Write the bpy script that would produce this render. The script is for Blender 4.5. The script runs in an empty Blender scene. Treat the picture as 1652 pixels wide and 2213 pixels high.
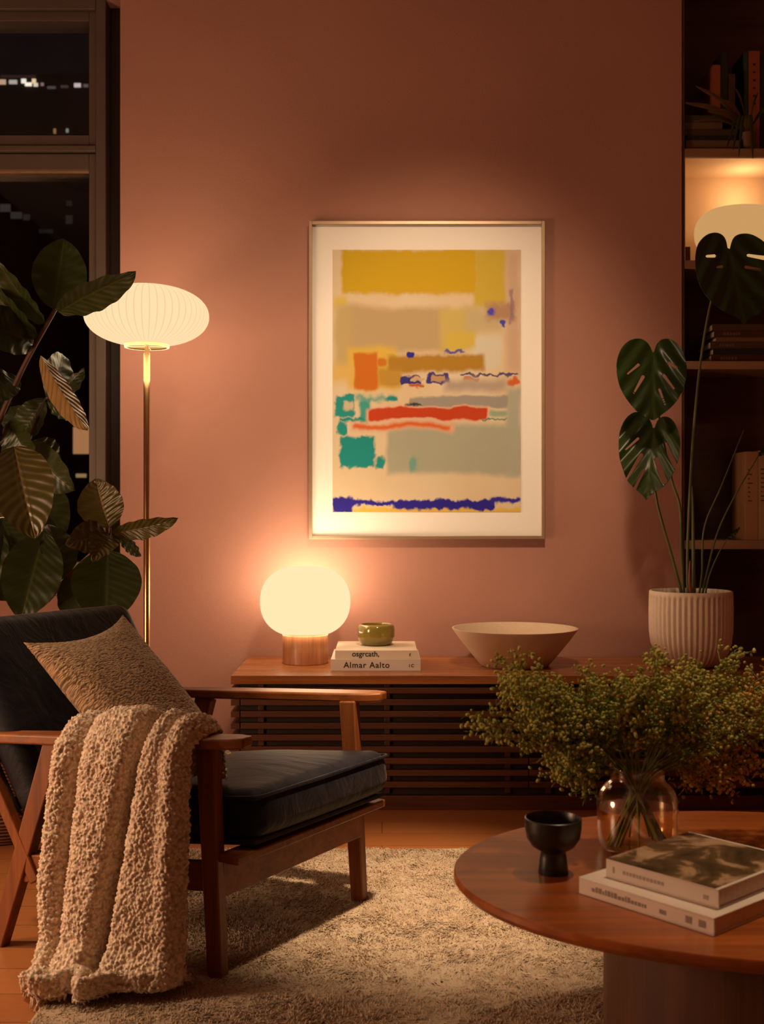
import bpy, math, random
import numpy as np
from mathutils import Vector, noise as mnoise
rnd = random.Random(7)
rng = np.random.default_rng(7)
C = bpy.context.scene.collection
F = 2500.0; CX = 826.0; CY = 1106.5; H = 1.05
PI = math.pi
def U(px, py, d):
    return np.array([(px-CX)/F*d, d, H-(py-CY)/F*d])
def A(*v): return np.array(v, float)
def nrm(v):
    v = np.asarray(v, float); return v/np.linalg.norm(v)
# ------------------------------------------------------------------ geometry
class G:
    def __init__(s): s.v = []; s.f = []; s.n = 0; s.uv = None
    def add(s, v, f):
        v = np.asarray(v, float).reshape(-1, 3)
        s.v.append(v); s.f += [tuple(int(i)+s.n for i in q) for q in f]; s.n += len(v); return s
    def box(s, x0, x1, y0, y1, z0, z1):
        v = [(x, y, z) for z in (z0, z1) for y in (y0, y1) for x in (x0, x1)]
        return s.add(v, [(0,2,3,1),(4,5,7,6),(0,1,5,4),(2,6,7,3),(0,4,6,2),(1,3,7,5)])
    def obox(s, o, ex, ey, ez):
        o, ex, ey, ez = map(np.asarray, (o, ex, ey, ez))
        v = [o+ex*i+ey*j+ez*k for k in (0,1) for j in (0,1) for i in (0,1)]
        f = [(0,2,3,1),(4,5,7,6),(0,1,5,4),(2,6,7,3),(0,4,6,2),(1,3,7,5)]
        if np.dot(np.cross(ex, ey), ez) < 0: f = [q[::-1] for q in f]
        return s.add(v, f)
    def prism(s, top, bot):
        n = len(top)
        v = list(bot)+list(top)
        f = [tuple(range(n))[::-1], tuple(range(n, 2*n))]+[(i, (i+1)%n, n+(i+1)%n, n+i) for i in range(n)]
        return s.add(v, f)
    def beam(s, p0, p1, wdir, w0, t0, w1=None, t1=None):
        p0, p1 = A(*p0), A(*p1); w1 = w0 if w1 is None else w1; t1 = t0 if t1 is None else t1
        ax = nrm(p1-p0); wd = A(*wdir); wd = nrm(wd-ax*np.dot(wd, ax)); td = np.cross(ax, wd)
        def ring(p, w, t): return [p-wd*w/2-td*t/2, p+wd*w/2-td*t/2, p+wd*w/2+td*t/2, p-wd*w/2+td*t/2]
        return s.prism(ring(p1, w1, t1), ring(p0, w0, t0))
    def lathe(s, prof, c=(0,0,0), n=48, sx=1, sy=1, caps=True, rib=None):
        prof = [(float(r), float(z)) for r, z in prof]; c = A(*c); v = []; m = len(prof)
        for i in range(n):
            a = 2*PI*i/n
            for k, (r, z) in enumerate(prof):
                rr = rib(a, r, z, k) if rib else r
                v.append(c+A(rr*math.cos(a)*sx, rr*math.sin(a)*sy, z))
        f = []
        for i in range(n):
            j = (i+1) % n
            for k in range(m-1): f.append((i*m+k, j*m+k, j*m+k+1, i*m+k+1))
        if caps:
            if prof[0][0] > 1e-6: f.append(tuple(i*m for i in range(n))[::-1])
            if prof[-1][0] > 1e-6: f.append(tuple(i*m+m-1 for i in range(n)))
        return s.add(v, f)
    def tube(s, pts, rad, n=8, caps=True):
        pts = np.asarray(pts, float); m = len(pts)
        rad = np.full(m, rad) if np.isscalar(rad) else np.asarray(rad, float)
        T = np.gradient(pts, axis=0); T /= np.linalg.norm(T, axis=1)[:, None]+1e-12
        ref = A(0,0,1) if abs(T[0][2]) < .9 else A(1,0,0)
        nn = nrm(np.cross(T[0], ref)); v = []
        for i in range(m):
            nn = nrm(nn-T[i]*np.dot(nn, T[i])); b = np.cross(T[i], nn)
            for k in range(n):
                a = 2*PI*k/n; v.append(pts[i]+rad[i]*(nn*math.cos(a)+b*math.sin(a)))
        f = [(i*n+k, i*n+(k+1)%n, (i+1)*n+(k+1)%n, (i+1)*n+k) for i in range(m-1) for k in range(n)]
        if caps: f += [tuple(range(n))[::-1], tuple(range((m-1)*n, m*n))]
        return s.add(v, f)
    def loop_tube(s, pts, rad, n=6):
        pts = np.asarray(pts, float); m = len(pts)
        T = np.roll(pts, -1, 0)-np.roll(pts, 1, 0); T /= np.linalg.norm(T, axis=1)[:, None]
        cn = nrm(np.cross(pts[m//4]-pts[0], pts[m//2]-pts[0])); v = []
        for i in range(m):
            b = nrm(np.cross(T[i], cn)); c2 = np.cross(b, T[i])
            for k in range(n):
                a = 2*PI*k/n; v.append(pts[i]+rad*(b*math.cos(a)+c2*math.sin(a)))
        return s.add(v, [(i*n+k, i*n+(k+1)%n, ((i+1)%m)*n+(k+1)%n, ((i+1)%m)*n+k) for i in range(m) for k in range(n)])
    def grid(s, P, flip=False, closed_u=False):
        nu, nv = P.shape[:2]; f = []
        for i in range(nu if closed_u else nu-1):
            j = (i+1) % nu
            for k in range(nv-1):
                q = (i*nv+k, j*nv+k, j*nv+k+1, i*nv+k+1); f.append(q[::-1] if flip else q)
        return s.add(P.reshape(-1, 3), f)
    def soft_box(s, c, ex, ey, ez, r, n=14, puff=0., warp=None):
        """rounded box: centre c, full-length vectors ex, ey, ez"""
        L = [np.linalg.norm(e) for e in (ex, ey, ez)]; D = [nrm(e) for e in (ex, ey, ez)]
        h = A(*L)/2; g = np.linspace(-1, 1, n)
        for ax in range(3):
            for sg in (-1, 1):
                a, b = [k for k in range(3) if k != ax]
                def dist(hh):
                    k = max(3, n//4); e = np.linspace(0, r, k, endpoint=False)
                    return np.concatenate([-hh+e, np.linspace(-hh+r, hh-r, n), hh-e[::-1]])
                ga, gb = dist(h[a]), dist(h[b]); na, nb = len(ga), len(gb)
                q = np.zeros((na, nb, 3)); q[..., a] = ga[:, None]; q[..., b] = gb[None, :]; q[..., ax] = sg*h[ax]
                inner = np.clip(q, -(h-r), h-r); v = q-inner
                o = inner+r*v/np.maximum(np.linalg.norm(v, axis=2, keepdims=True), 1e-9)
                if puff: o[..., 2] += np.sign(o[..., 2])*puff*np.abs(o[..., 2])/h[2]*(1-(o[..., 0]/h[0])**2)*(1-(o[..., 1]/h[1])**2)
                if warp: o = warp(o, h)
                P = A(*c)+o[..., :1]*D[0]+o[..., 1:2]*D[1]+o[..., 2:]*D[2]
                cr = np.dot(np.cross(D[a], D[b]), D[ax])*sg
                s.grid(P, flip=cr < 0)
        return s
def weld(me, dist=1e-5):
    import bmesh
    bm = bmesh.new(); bm.from_mesh(me); bmesh.ops.remove_doubles(bm, verts=bm.verts, dist=dist)
    bm.to_mesh(me); bm.free()
def build(name, g, mat, parent=None, bevel=0, smooth=40, doweld=False, uv=None, kind=None, seg=2):
    V = np.concatenate(g.v); loc = np.array(parent_world(parent)) if parent else np.zeros(3)
    me = bpy.data.meshes.new(name); me.from_pydata((V-loc).tolist(), [], g.f); me.update()
    if uv is not None:
        lay = me.uv_layers.new(name='UVMap'); idx = np.empty(len(me.loops), np.int32); me.loops.foreach_get('vertex_index', idx)
        lay.data.foreach_set('uv', np.asarray(uv, np.float32)[idx].ravel())
    if doweld: weld(me)
    if smooth:
        me.polygons.foreach_set('use_smooth', [True]*len(me.polygons))
        if smooth < 180: me.set_sharp_from_angle(angle=math.radians(smooth))
    me.materials.append(mat); o = bpy.data.objects.new(name, me); C.objects.link(o)
    if parent: o.parent = parent
    if bevel:
        b = o.modifiers.new('bevel', 'BEVEL'); b.width = bevel; b.segments = seg; b.limit_method = 'ANGLE'; b.angle_limit = math.radians(40); b.harden_normals = False
    if kind: o['kind'] = kind
    return o
WL = {}
def parent_world(p):
    return WL.get(p.name, (0,0,0))
def thing(name, label, cat, loc, group=None):
    o = bpy.data.objects.new(name, None); C.objects.link(o); o.location = tuple(loc); o.empty_display_size = .05
    o['label'] = label; o['category'] = cat
    if group: o['group'] = group
    WL[o.name] = tuple(loc); return o
def sub(o, p):
    WL[o.name] = parent_world(p); return o
def tag(o, label, cat, group=None):
    o['label'] = label; o['category'] = cat
    if group: o['group'] = group
    return o
def struct(o): o['kind'] = 'structure'; return o
# ------------------------------------------------------------------ materials
def lin(c):
    return tuple(((x/255)/12.92 if x/255 <= .04045 else ((x/255+.055)/1.055)**2.4) for x in c)
class NT:
    def __init__(s, name):
        s.m = bpy.data.materials.new(name); s.m.use_nodes = True; s.t = s.m.node_tree; s.t.nodes.clear()
        s.out = s.n('ShaderNodeOutputMaterial')
    def n(s, typ, ins=None, **kw):
        o = s.t.nodes.new(typ)
        for k, v in kw.items(): setattr(o, k, v)
        for k, v in (ins or {}).items(): s.set(o, k, v)
        return o
    def set(s, o, k, v):
        sock = o.inputs[k]
        if isinstance(v, bpy.types.NodeSocket): s.t.links.new(v, sock)
        elif isinstance(v, bpy.types.Node): s.t.links.new(v.outputs[0], sock)
        else:
            if hasattr(v, '__len__') and len(v) == 3 and sock.type == 'RGBA': v = (*v, 1)
            sock.default_value = v
    def math(s, op, a, b=0., c=0., clamp=False):
        return s.n('ShaderNodeMath', {0: a, 1: b, 2: c}, operation=op, use_clamp=clamp).outputs[0]
    def ramp(s, fac, stops, interp='LINEAR'):
        r = s.n('ShaderNodeValToRGB', {0: fac}); e = r.color_ramp.elements; r.color_ramp.interpolation = interp
        while len(e) < len(stops): e.new(.5)
        for el, (p, c) in zip(e, stops): el.position = p; el.color = (*c, 1) if len(c) == 3 else c
        return r.outputs[0]
    def mix(s, fac, a, b, mode='MIX'):
        m = s.n('ShaderNodeMix', data_type='RGBA', blend_type=mode)
        s.set(m, 0, fac); s.set(m, 6, a); s.set(m, 7, b); return m.outputs[2]
    def coord(s, scale=(1,1,1), which='Object', rot=(0,0,0)):
        t = s.n('ShaderNodeTexCoord'); mp = s.n('ShaderNodeMapping', {'Vector': t.outputs[which], 'Scale': scale, 'Rotation': rot}); return mp.outputs[0]
    def noise(s, vec, scale=5, detail=3, rough=.5, dist=0):
        return s.n('ShaderNodeTexNoise', {'Vector': vec, 'Scale': scale, 'Detail': detail, 'Roughness': rough, 'Distortion': dist})
    def pbr(s, color, rough=.5, bump=None, bdist=.01, bstr=1., **kw):
        p = s.n('ShaderNodeBsdfPrincipled', {'Base Color': color, 'Roughness': rough})
        for k, v in kw.items(): s.set(p, k.replace('_', ' '), v)
        if bump is not None:
            b = s.n('ShaderNodeBump', {'Height': bump, 'Distance': bdist, 'Strength': bstr}); s.set(p, 'Normal', b.outputs[0])
        s.set(s.out, 'Surface', p.outputs[0]); return p
def M_plain(name, col, rough=.5, var=.12, scale=20, bump=0, **kw):
    t = NT(name); c = t.coord(); nz = t.noise(c, scale, 4)
    k = t.ramp(nz.outputs[0], [(.25, tuple(x*(1-var) for x in col)), (.75, tuple(min(1, x*(1+var)) for x in col))])
    t.pbr(k, rough, nz.outputs[0] if bump else None, bump or .01, **kw); return t.m
def M_wood(name, dark, light, axis=0, rough=.38, scale=1., coat=0., rot=(0,0,0)):
    t = NT(name); st = [26., 26., 26.]; st[axis] = 1.6
    c = t.coord(tuple(x*scale for x in st), rot=rot); n1 = t.noise(c, 1., 6, .6, .6)
    st2 = [90., 90., 90.]; st2[axis] = 2.5; n2 = t.noise(t.coord(tuple(x*scale for x in st2), rot=rot), 1., 3, .6)
    st3 = [4., 4., 4.]; st3[axis] = .7; n3 = t.noise(t.coord(tuple(x*scale for x in st3), rot=rot), 1., 2)
    f = t.math('ADD', t.math('MULTIPLY', n1.outputs[0], .55), t.math('ADD', t.math('MULTIPLY', n2.outputs[0], .25), t.math('MULTIPLY', n3.outputs[0], .25)))
    k = t.ramp(f, [(.36, dark), (.66, light)])
    p = t.pbr(k, rough, f, .0006); p.inputs['Coat Weight'].default_value = coat; p.inputs['Coat Roughness'].default_value = .3; return t.m
def M_emit(name, col, s, base=(.0,.0,.0), rough=.4):
    t = NT(name); p = t.pbr(base, rough); p.inputs['Emission Color'].default_value = (*col, 1); p.inputs['Emission Strength'].default_value = s
    p.inputs['Specular IOR Level'].default_value = 0.; return t.m
def M_cloth(name, c0, c1, size=.01, bump=.006, kind='boucle', rough=.95, sheen=.3):
    t = NT(name)
    if kind == 'boucle':
        c = t.coord(); w = t.noise(c, 60, 2); wv = t.n('ShaderNodeVectorMath', {0: c, 1: t.n('ShaderNodeVectorMath', {0: w.outputs[1], 3: .012}, operation='SCALE').outputs[0]}, operation='ADD').outputs[0]
        vo = t.n('ShaderNodeTexVoronoi', {'Vector': wv, 'Scale': 1/size}, feature='SMOOTH_F1'); h = t.math('SUBTRACT', 1., vo.outputs['Distance'])
    else:
        c = t.coord(which='UV'); w = t.noise(c, 14, 3); wv = t.n('ShaderNodeVectorMath', {0: c, 1: t.n('ShaderNodeVectorMath', {0: w.outputs[1], 3: .035}, operation='SCALE').outputs[0]}, operation='ADD').outputs[0]
        mp = t.n('ShaderNodeMapping', {'Vector': wv, 'Scale': (48, 130, 1)}).outputs[0]
        vo = t.n('ShaderNodeTexVoronoi', {'Vector': mp, 'Scale': 1.}, feature='SMOOTH_F1'); h = t.math('SUBTRACT', 1., vo.outputs['Distance'])
    fine = t.noise(t.coord(), 500, 2); hh = t.math('ADD', h, t.math('MULTIPLY', fine.outputs[0], .3))
    k = t.ramp(h, [(.3, c0), (.75, c1)])
    t.pbr(k, rough, hh, bump, 1., Sheen_Weight=sheen, Sheen_Roughness=.6, Specular_IOR_Level=.15); return t.m
def M_leaf(name, top, under, vein, rough=.32, veins=11., bump=.003, trans=.12):
    t = NT(name); uv = t.n('ShaderNodeTexCoord').outputs['UV']; sp = t.n('ShaderNodeSeparateXYZ', {0: uv})
    au = t.math('ABSOLUTE', t.math('SUBTRACT', t.math('MULTIPLY', sp.outputs[0], 2.), 1.))
    ph = t.math('SUBTRACT', t.math('MULTIPLY', sp.outputs[1], veins), t.math('MULTIPLY', au, 2.2))
    w = t.math('SINE', t.math('MULTIPLY', ph, 2*PI)); vn = t.math('POWER', t.math('ABSOLUTE', t.math('SINE', t.math('MULTIPLY', ph, PI))), 14.)
    mid = t.n('ShaderNodeMapRange', {0: au, 1: .0, 2: .09, 3: 1., 4: 0.}).outputs[0]
    nz = t.noise(t.coord(), 9, 3); bc = t.mix(t.math('MULTIPLY', nz.outputs[0], .5), top, tuple(x*.5 for x in top))
    v2 = t.math('MAXIMUM', mid, t.math('MULTIPLY', vn, .35)); bc = t.mix(v2, bc, vein)
    geo = t.n('ShaderNodeNewGeometry'); col = t.mix(geo.outputs['Backfacing'], bc, t.mix(v2, under, vein))
    h = t.math('SUBTRACT', t.math('MULTIPLY', w, .5), t.math('MULTIPLY', mid, 1.2))
    p = t.pbr(col, rough, h, bump); b = t.n('ShaderNodeBsdfTranslucent', {0: t.mix(.5, top, vein)})
    ms = t.n('ShaderNodeMixShader', {0: trans, 1: p.outputs[0], 2: b.outputs[0]}); t.set(t.out, 'Surface', ms.outputs[0]); return t.m
def M_glass(name, tint=(1,1,1), gloss=1.0, ior=1.45, rough=.02, film=0.):
    t = NT(name); tr = t.n('ShaderNodeBsdfTransparent', {0: tint}); gl = t.n('ShaderNodeBsdfGlossy', {0: (1,1,1), 'Roughness': rough})
    fr = t.n('ShaderNodeLayerWeight', {0: .5}); f = t.math('ADD', t.math('MULTIPLY', t.math('POWER', fr.outputs['Facing'], 4.), .75*gloss), .035*gloss+film, clamp=True)
    ms = t.n('ShaderNodeMixShader', {0: f, 1: tr.outputs[0], 2: gl.outputs[0]}); t.set(t.out, 'Surface', ms.outputs[0]); return t.m

m_wall = M_plain('pink_plaster', (.60, .325, .275), .85, .04, 3)
t = NT('pink_wall'); c = t.coord(); n1 = t.noise(c, 2.2, 4); n2 = t.noise(c, 160, 3)
t.pbr(t.ramp(n1.outputs[0], [(.3, (.40,.20,.155)), (.7, (.44,.222,.172))]), .8, n2.outputs[0], .0008, Specular_IOR_Level=.2); m_wall = t.m
m_ceil = M_plain('ceiling_paint', (.5,.4,.34), .9, .03)
m_wood_h = M_wood('walnut_wood', (.055,.017,.006), (.30,.105,.036), 0, .36)
m_wood_top = M_wood('walnut_top_wood', (.20,.065,.018), (.50,.185,.055), 0, .27, .7)
m_wood_slat = M_wood('dark_slat_wood', (.04,.011,.0035), (.125,.035,.010), 0, .5)
m_wood_dark = M_plain('dark_carcass_wood', (.02,.008,.004), .7)
m_wood_v = M_wood('walnut_upright_wood', (.085,.026,.009), (.28,.095,.03), 2, .36)
m_chair = M_wood('chair_teak', (.105,.029,.006), (.31,.092,.018), 0, .44, rot=(0,0,math.radians(22)))
m_chair_v = M_wood('chair_teak_upright', (.10,.027,.005), (.29,.084,.016), 2, .46)
m_table = M_wood('table_walnut', (.18,.044,.009), (.46,.128,.024), 0, .3, .8, coat=.1)
m_base = M_wood('lamp_base_wood', (.20,.07,.028), (.48,.20,.085), 2, .42, 1.6)
m_shelf = M_wood('shelf_wood', (.20,.10,.05), (.34,.18,.10), 0, .55, .5)
m_pedestal = M_wood('pedestal_wood', (.045,.014,.004), (.12,.038,.011), 2, .62)
m_frame = M_plain('bronze_window_frame', (.105,.075,.06), .42, .08, 8, Metallic=.2)
m_frame_d = M_plain('dark_window_jamb', (.045,.028,.02), .5)
m_brass = M_plain('brushed_brass', (.62,.40,.20), .28, .06, 30, Metallic=1.)
m_navy = None
t = NT('navy_velvet'); c = t.coord((1.2,5,3)); nz = t.noise(c, 3.2, 4, .6, 1.2); nf = t.noise(t.coord(), 700, 2)
k = t.ramp(nz.outputs[0], [(.35, (.004,.005,.010)), (.7, (.016,.016,.024))])
t.pbr(k, .6, t.math('ADD', nz.outputs[0], t.math('MULTIPLY', nf.outputs[0], .04)), .006, Sheen_Weight=.2, Sheen_Roughness=.35, Sheen_Tint=(.9,.6,.5,1), Specular_IOR_Level=.2); m_navy = t.m
m_throw = M_cloth('boucle_throw', (.42,.30,.20), (.80,.64,.49), .0075, .004)
m_pillow = M_cloth('woven_pillow_cloth', (.13,.068,.027), (.44,.28,.15), .01, .005, 'weave')
t = NT('cream_wool'); nz = t.noise(t.coord(), 40, 3); k = t.ramp(nz.outputs[0], [(.3, (.72,.58,.43)), (.7, (.79,.65,.50))])
p = t.pbr(k, .95, Specular_IOR_Level=.05); b = t.n('ShaderNodeBsdfTranslucent', {0: k}); ms = t.n('ShaderNodeMixShader', {0: .5, 1: p.outputs[0], 2: b.outputs[0]}); t.set(t.out, 'Surface', ms.outputs[0]); m_rug = t.m
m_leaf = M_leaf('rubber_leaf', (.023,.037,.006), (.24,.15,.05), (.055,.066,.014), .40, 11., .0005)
m_leaf_gold = M_leaf('rubber_leaf_pale_sheen', (.075,.066,.015), (.36,.22,.08), (.17,.12,.04), .36, 11., .0018)  # golden sheen put into the leaf colour, with a pale tan underside
m_mon = M_leaf('monstera_leaf', (.026,.052,.008), (.12,.13,.02), (.045,.075,.014), .33, 6., .0006, .22)
m_stem = M_plain('green_stem', (.10,.11,.03), .5)
m_bark = M_plain('brown_stem', (.085,.03,.02), .6)
m_red = M_plain('red_shoot', (.30,.07,.03), .5)
m_pot = M_plain('matte_ceramic', (.86,.72,.60), .75, .05, 60)
m_bowl = M_plain('stoneware', (.62,.47,.34), .85, .1, 220, .0006)
m_soil = M_plain('dark_soil', (.02,.012,.008), 1., .4, 60, .01)
m_black = M_plain('black_glaze', (.018,.016,.014), .33, .1, 30)
m_white = M_plain('white_mat_board', (.90,.87,.84), .8, .01, 3)
m_page = M_plain('page_edges', (.70,.58,.45), .9, .1, 120)
m_ink = M_plain('black_ink', (.02,.015,.012), .6)
m_inkg = M_plain('grey_ink', (.27,.22,.18), .7)
m_olive = None
t = NT('olive_glass'); gl = t.n('ShaderNodeBsdfPrincipled', {'Base Color': (.44,.34,.075,1), 'Roughness': .06, 'Transmission Weight': .55, 'IOR': 1.45, 'Coat Weight': .5, 'Coat Roughness': .05}); t.set(t.out, 'Surface', gl.outputs[0]); m_olive = t.m
m_basket = None
t = NT('woven_wicker'); c = t.coord(); wv = t.n('ShaderNodeTexWave', {'Vector': c, 'Scale': 28., 'Distortion': 2.}, bands_direction='Z')
t.pbr(t.ramp(wv.outputs[1], [(.2, (.06,.022,.008)), (.8, (.26,.11,.045))]), .7, wv.outputs[1], .004); m_basket = t.m
# floor planks
t = NT('oak_floor'); c = t.coord((1,1,1), rot=(0,0,0)); br = t.n('ShaderNodeTexBrick', {'Vector': c, 'Color1': (.42,.165,.055,1), 'Color2': (.48,.195,.066,1), 'Mortar': (.10,.045,.018,1), 'Scale': 1., 'Mortar Size': .0012, 'Brick Width': 1.6, 'Row Height': .14, 'Bias': -.2}, offset=.37)
gr = t.noise(t.coord((2.2,34,1)), 1.5, 5, .6, .5); k = t.mix(.55, br.outputs[0], t.ramp(gr.outputs[0], [(.3, (.30,.13,.05)), (.7, (.62,.33,.15))]), 'MULTIPLY')
k = t.mix(.45, k, br.outputs[0]); t.pbr(k, .34, gr.outputs[0], .0006); m_floor = t.m

# ------------------------------------------------------------------ room shell
WALL = 4.624; WY2 = 4.95
XL, XR, ZT, YB = -2.7, 2.7, 3.3, -2.6
ax0 = U(1474, 0, WALL)[0]; wx1 = U(260, 0, WALL)[0]
struct(build('floor', G().box(XL-.1, XR+.1, YB-.1, WY2+.15, -.1, 0), m_floor, smooth=0))
struct(build('ceiling', G().box(XL-.1, XR+.1, YB-.1, WY2+.15, ZT, ZT+.1), m_ceil, smooth=0))
g = G().box(wx1, ax0, WALL, WALL+.30, 0, ZT)                         # pink pier
g.box(XL-.1, wx1, 4.70, 4.92, 0, .73); g.box(XL-.1, wx1, 4.72, 4.92, 3.14, ZT)
struct(build('wall_back', g, m_wall, smooth=0))
struct(build('wall_left', G().box(XL-.1, XL, YB, WY2+.15, 0, ZT), m_wall, smooth=0))
struct(build('wall_right', G().box(XR, XR+.1, YB, WY2+.15, 0, ZT), m_wall, smooth=0))
struct(build('wall_front', G().box(XL-.1, XR+.1, YB-.1, YB, 0, ZT), m_wall, smooth=0))
# window
def X_(px, d): return (px-CX)/F*d
def Z_(py, d): return H-(py-CY)/F*d
w = bpy.data.objects.new('window_1', None); C.objects.link(w); w.location = (-1.9, 4.8, 0); WL[w.name] = (-1.9, 4.8, 0)
w['kind'] = 'structure'; w['label'] = 'bronze framed night window behind the leafy plant at the left wall end'
YF = 4.74
x193, x210, x232, x272 = [X_(p, YF) for p in (193, 210, 232, 284)]
z293, z315, z331, z366, z373 = [Z_(p, YF) for p in (293, 315, 331, 364, 372)]
zs, zb, zt = .845, .80, 3.10
g = G().box(x232, x272, 4.80, 4.90, .73, 3.14)
build('jamb', g, m_frame_d, w, .002)
g = G().box(x210, x232, 4.715, 4.90, .73, 3.14)
g.box(XL, x210, 4.715, 4.90, z331, z315-.006); g.box(XL, x210, 4.715, 4.90, .73, zb); g.box(XL, x210, 4.715, 4.90, zt, 3.14)
build('window_frame', g, m_frame, w, .003)
def sash(nm, z0, z1, b0, b1):
    g = G().box(x193, x210-.002, 4.735, 4.86, z0, z1); g.box(XL, x193, 4.735, 4.86, z0, b0); g.box(XL, x193, 4.735, 4.86, b1, z1)
    g.box(x193-.006, x193, 4.765, 4.80, b0, b1); return build(nm, g, m_frame, w, .002)
sash('upper_sash', z315-.004, zt, z293, zt-.04)
g = G().box(XL, x193-.001, 4.742, 4.80, z373-.004, z373+.008)
sash('lower_sash', zb, z331-.004, zs, z373+.008)
build('glazing_bead', g, M_plain('bead_metal', (.5,.33,.2), .3, Metallic=.8), w, .001)
m_pane = M_glass('window_glass', (.94,.95,.97), .42, 1.5, .0)
build('glass_pane', G().box(XL, x193-.001, 4.80, 4.806, z293-.002, zt-.03), m_pane, w, smooth=0)
build('glass_pane', G().box(XL, x193-.001, 4.80, 4.806, zs-.002, z373+.01), m_pane, w, smooth=0)
struct(build('trim_1', G().box(XL, wx1-.002, 4.62, 4.72, .715, .73), m_frame, None, .003))
# alcove shelving
sh_y0, sh_y1 = WALL+.004, WALL+.285
AX1 = 2.45
bk = thing('built_in_bookcase', 'dark wooden bookcase built into the alcove right of the pink wall', 'bookcase', (1.8, 4.78, 0))
g = G().box(ax0, AX1, sh_y1, sh_y1+.03, 0, ZT)
m_shelf_shade = M_wood('shaded_shelf_wood', (.05,.022,.008), (.10,.045,.018), 0, .6, .5); build('back_panel', g, m_shelf_shade, bk, smooth=0)  # back and sides darkened: shade of the unlit compartments put into the wood
build('side_panel', G().box(ax0+.0005, ax0+.012, sh_y0, sh_y1, 0, ZT-.002), m_shelf_shade, bk, smooth=0)
build('side_panel', G().box(AX1-.03, AX1, sh_y0, sh_y1, 0, ZT-.002), m_shelf_shade, bk, smooth=0)
shelfz = []
for (ya, yb) in ((320, 339), (562, 580), (780, 797), (1168, 1187)):
    z1, z0 = Z_(ya, WALL), Z_(yb, WALL); shelfz.append(z1)
    build('shelf', G().box(ax0+.013, AX1-.031, sh_y0, sh_y1-.001, z0, z1), m_shelf, bk, .002)
m_lin = M_plain('lit_niche_paint', (.72,.52,.36), .8, .03, 4)  # pale lining carries the lit niche's brightness in its colour
zn0, zn1 = shelfz[1]+.0004, Z_(339, WALL)-.0004
g = G().box(ax0+.0125, AX1-.031, sh_y1-.006, sh_y1-.0002, zn0, zn1); g.box(ax0+.0125, ax0+.016, sh_y0+.002, sh_y1-.006, zn0, zn1); g.box(ax0+.016, AX1-.031, sh_y0+.002, sh_y1-.006, zn1-.004, zn1)
build('lit_niche_lining', g, m_lin, bk, smooth=0)
struct(build('wall_alcove', G().box(AX1, XR, WALL, WALL+.30, 0, ZT).box(ax0, AX1, sh_y1+.03, sh_y1+.05, 0, ZT), m_wall, smooth=0))

# ------------------------------------------------------------------ sideboard
SY = 4.063; SB_T = .475; sx0 = X_(499, SY); sx1 = sx0+2.10; sback = WALL-.012
sbd = thing('sideboard', 'long low walnut sideboard with horizontal slatted doors against the pink wall', 'sideboard', ((sx0+sx1)/2, (SY+sback)/2, 0))
build('top_panel', G().box(sx0, sx1, SY, sback, SB_T-.030, SB_T), m_wood_top, sbd, .0015)
g = G().box(sx0+.03, sx1-.03, SY+.035, sback-.002, .05, SB_T-.0305)
build('carcass', g, m_wood_dark, sbd)
build('plinth', G().box(sx0+.004, sx1-.004, SY+.012, sback-.004, 0, .0495), m_wood_slat, sbd, .002)
pitch = .0414; z_first = SB_T-.0405
def slats(xa, xb, nm):
    g = G()
    zt_ = SB_T-.043
    while zt_-.0205 > .052:
        g.box(xa, xb, SY+.003, SY+.033, zt_-.0205, zt_); zt_ -= pitch
    for xx in (xa+.06, (xa+xb)/2, xb-.08): g.box(xx, xx+.02, SY+.026, SY+.0348, .055, SB_T-.034)
    return build(nm, g, m_wood_slat, sbd, .0015)
xm = X_(1144, SY)
slats(sx0+.034, xm-.002, 'slatted_door'); slats(xm+.002, sx1-.034, 'slatted_door')
for xa, xb in ((sx0, sx0+.031), (sx1-.031, sx1)):
    g = G(); zt_ = SB_T-.043
    while zt_-.0205 > .052:
        g.box(xa, xb, SY, sback-.01, zt_-.0205, zt_); zt_ -= pitch
    build('slatted_side', g, m_wood_slat, sbd, .0015)

# ------------------------------------------------------------------ table lamp
WARM = (1.0, .66, .345)
tl = A(X_(660, 4.41), 4.41, SB_T)
lamp = thing('table_lamp', 'glowing round white glass table lamp on a wooden drum base', 'lamp', tl)
br_ = 49/F*4.41; gr_ = 97.5/F*4.41; zb0 = .113; zt0 = .113+.256
build('base', G().lathe([(.0,0),(br_-.002,0),(br_,.002),(br_,zb0-.003),(br_-.002,zb0),(0,zb0)], tl, 64), m_base, lamp)
prof = []
hz = (zt0-zb0+.012)/2; zc = zb0-.012+hz
for i in range(41):
    a = -PI/2+PI*i/40; r = gr_*abs(math.cos(a))**.74; z = zc+hz*math.copysign(abs(math.sin(a))**.92, math.sin(a)); prof.append((r, z))
prof = [p for p in prof if p[1] >= zb0+.0005 and p[0] > .055]
m_globe = M_emit('lit_opal_glass', (1., .735, .41), 1.12)
build('globe_shade', G().lathe([(br_*.8, zb0+.0005)]+prof+[(.05, zt0-.002), (.045, zt0-.008), (.0, zt0-.012)], tl, 64), m_globe, lamp)
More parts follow.
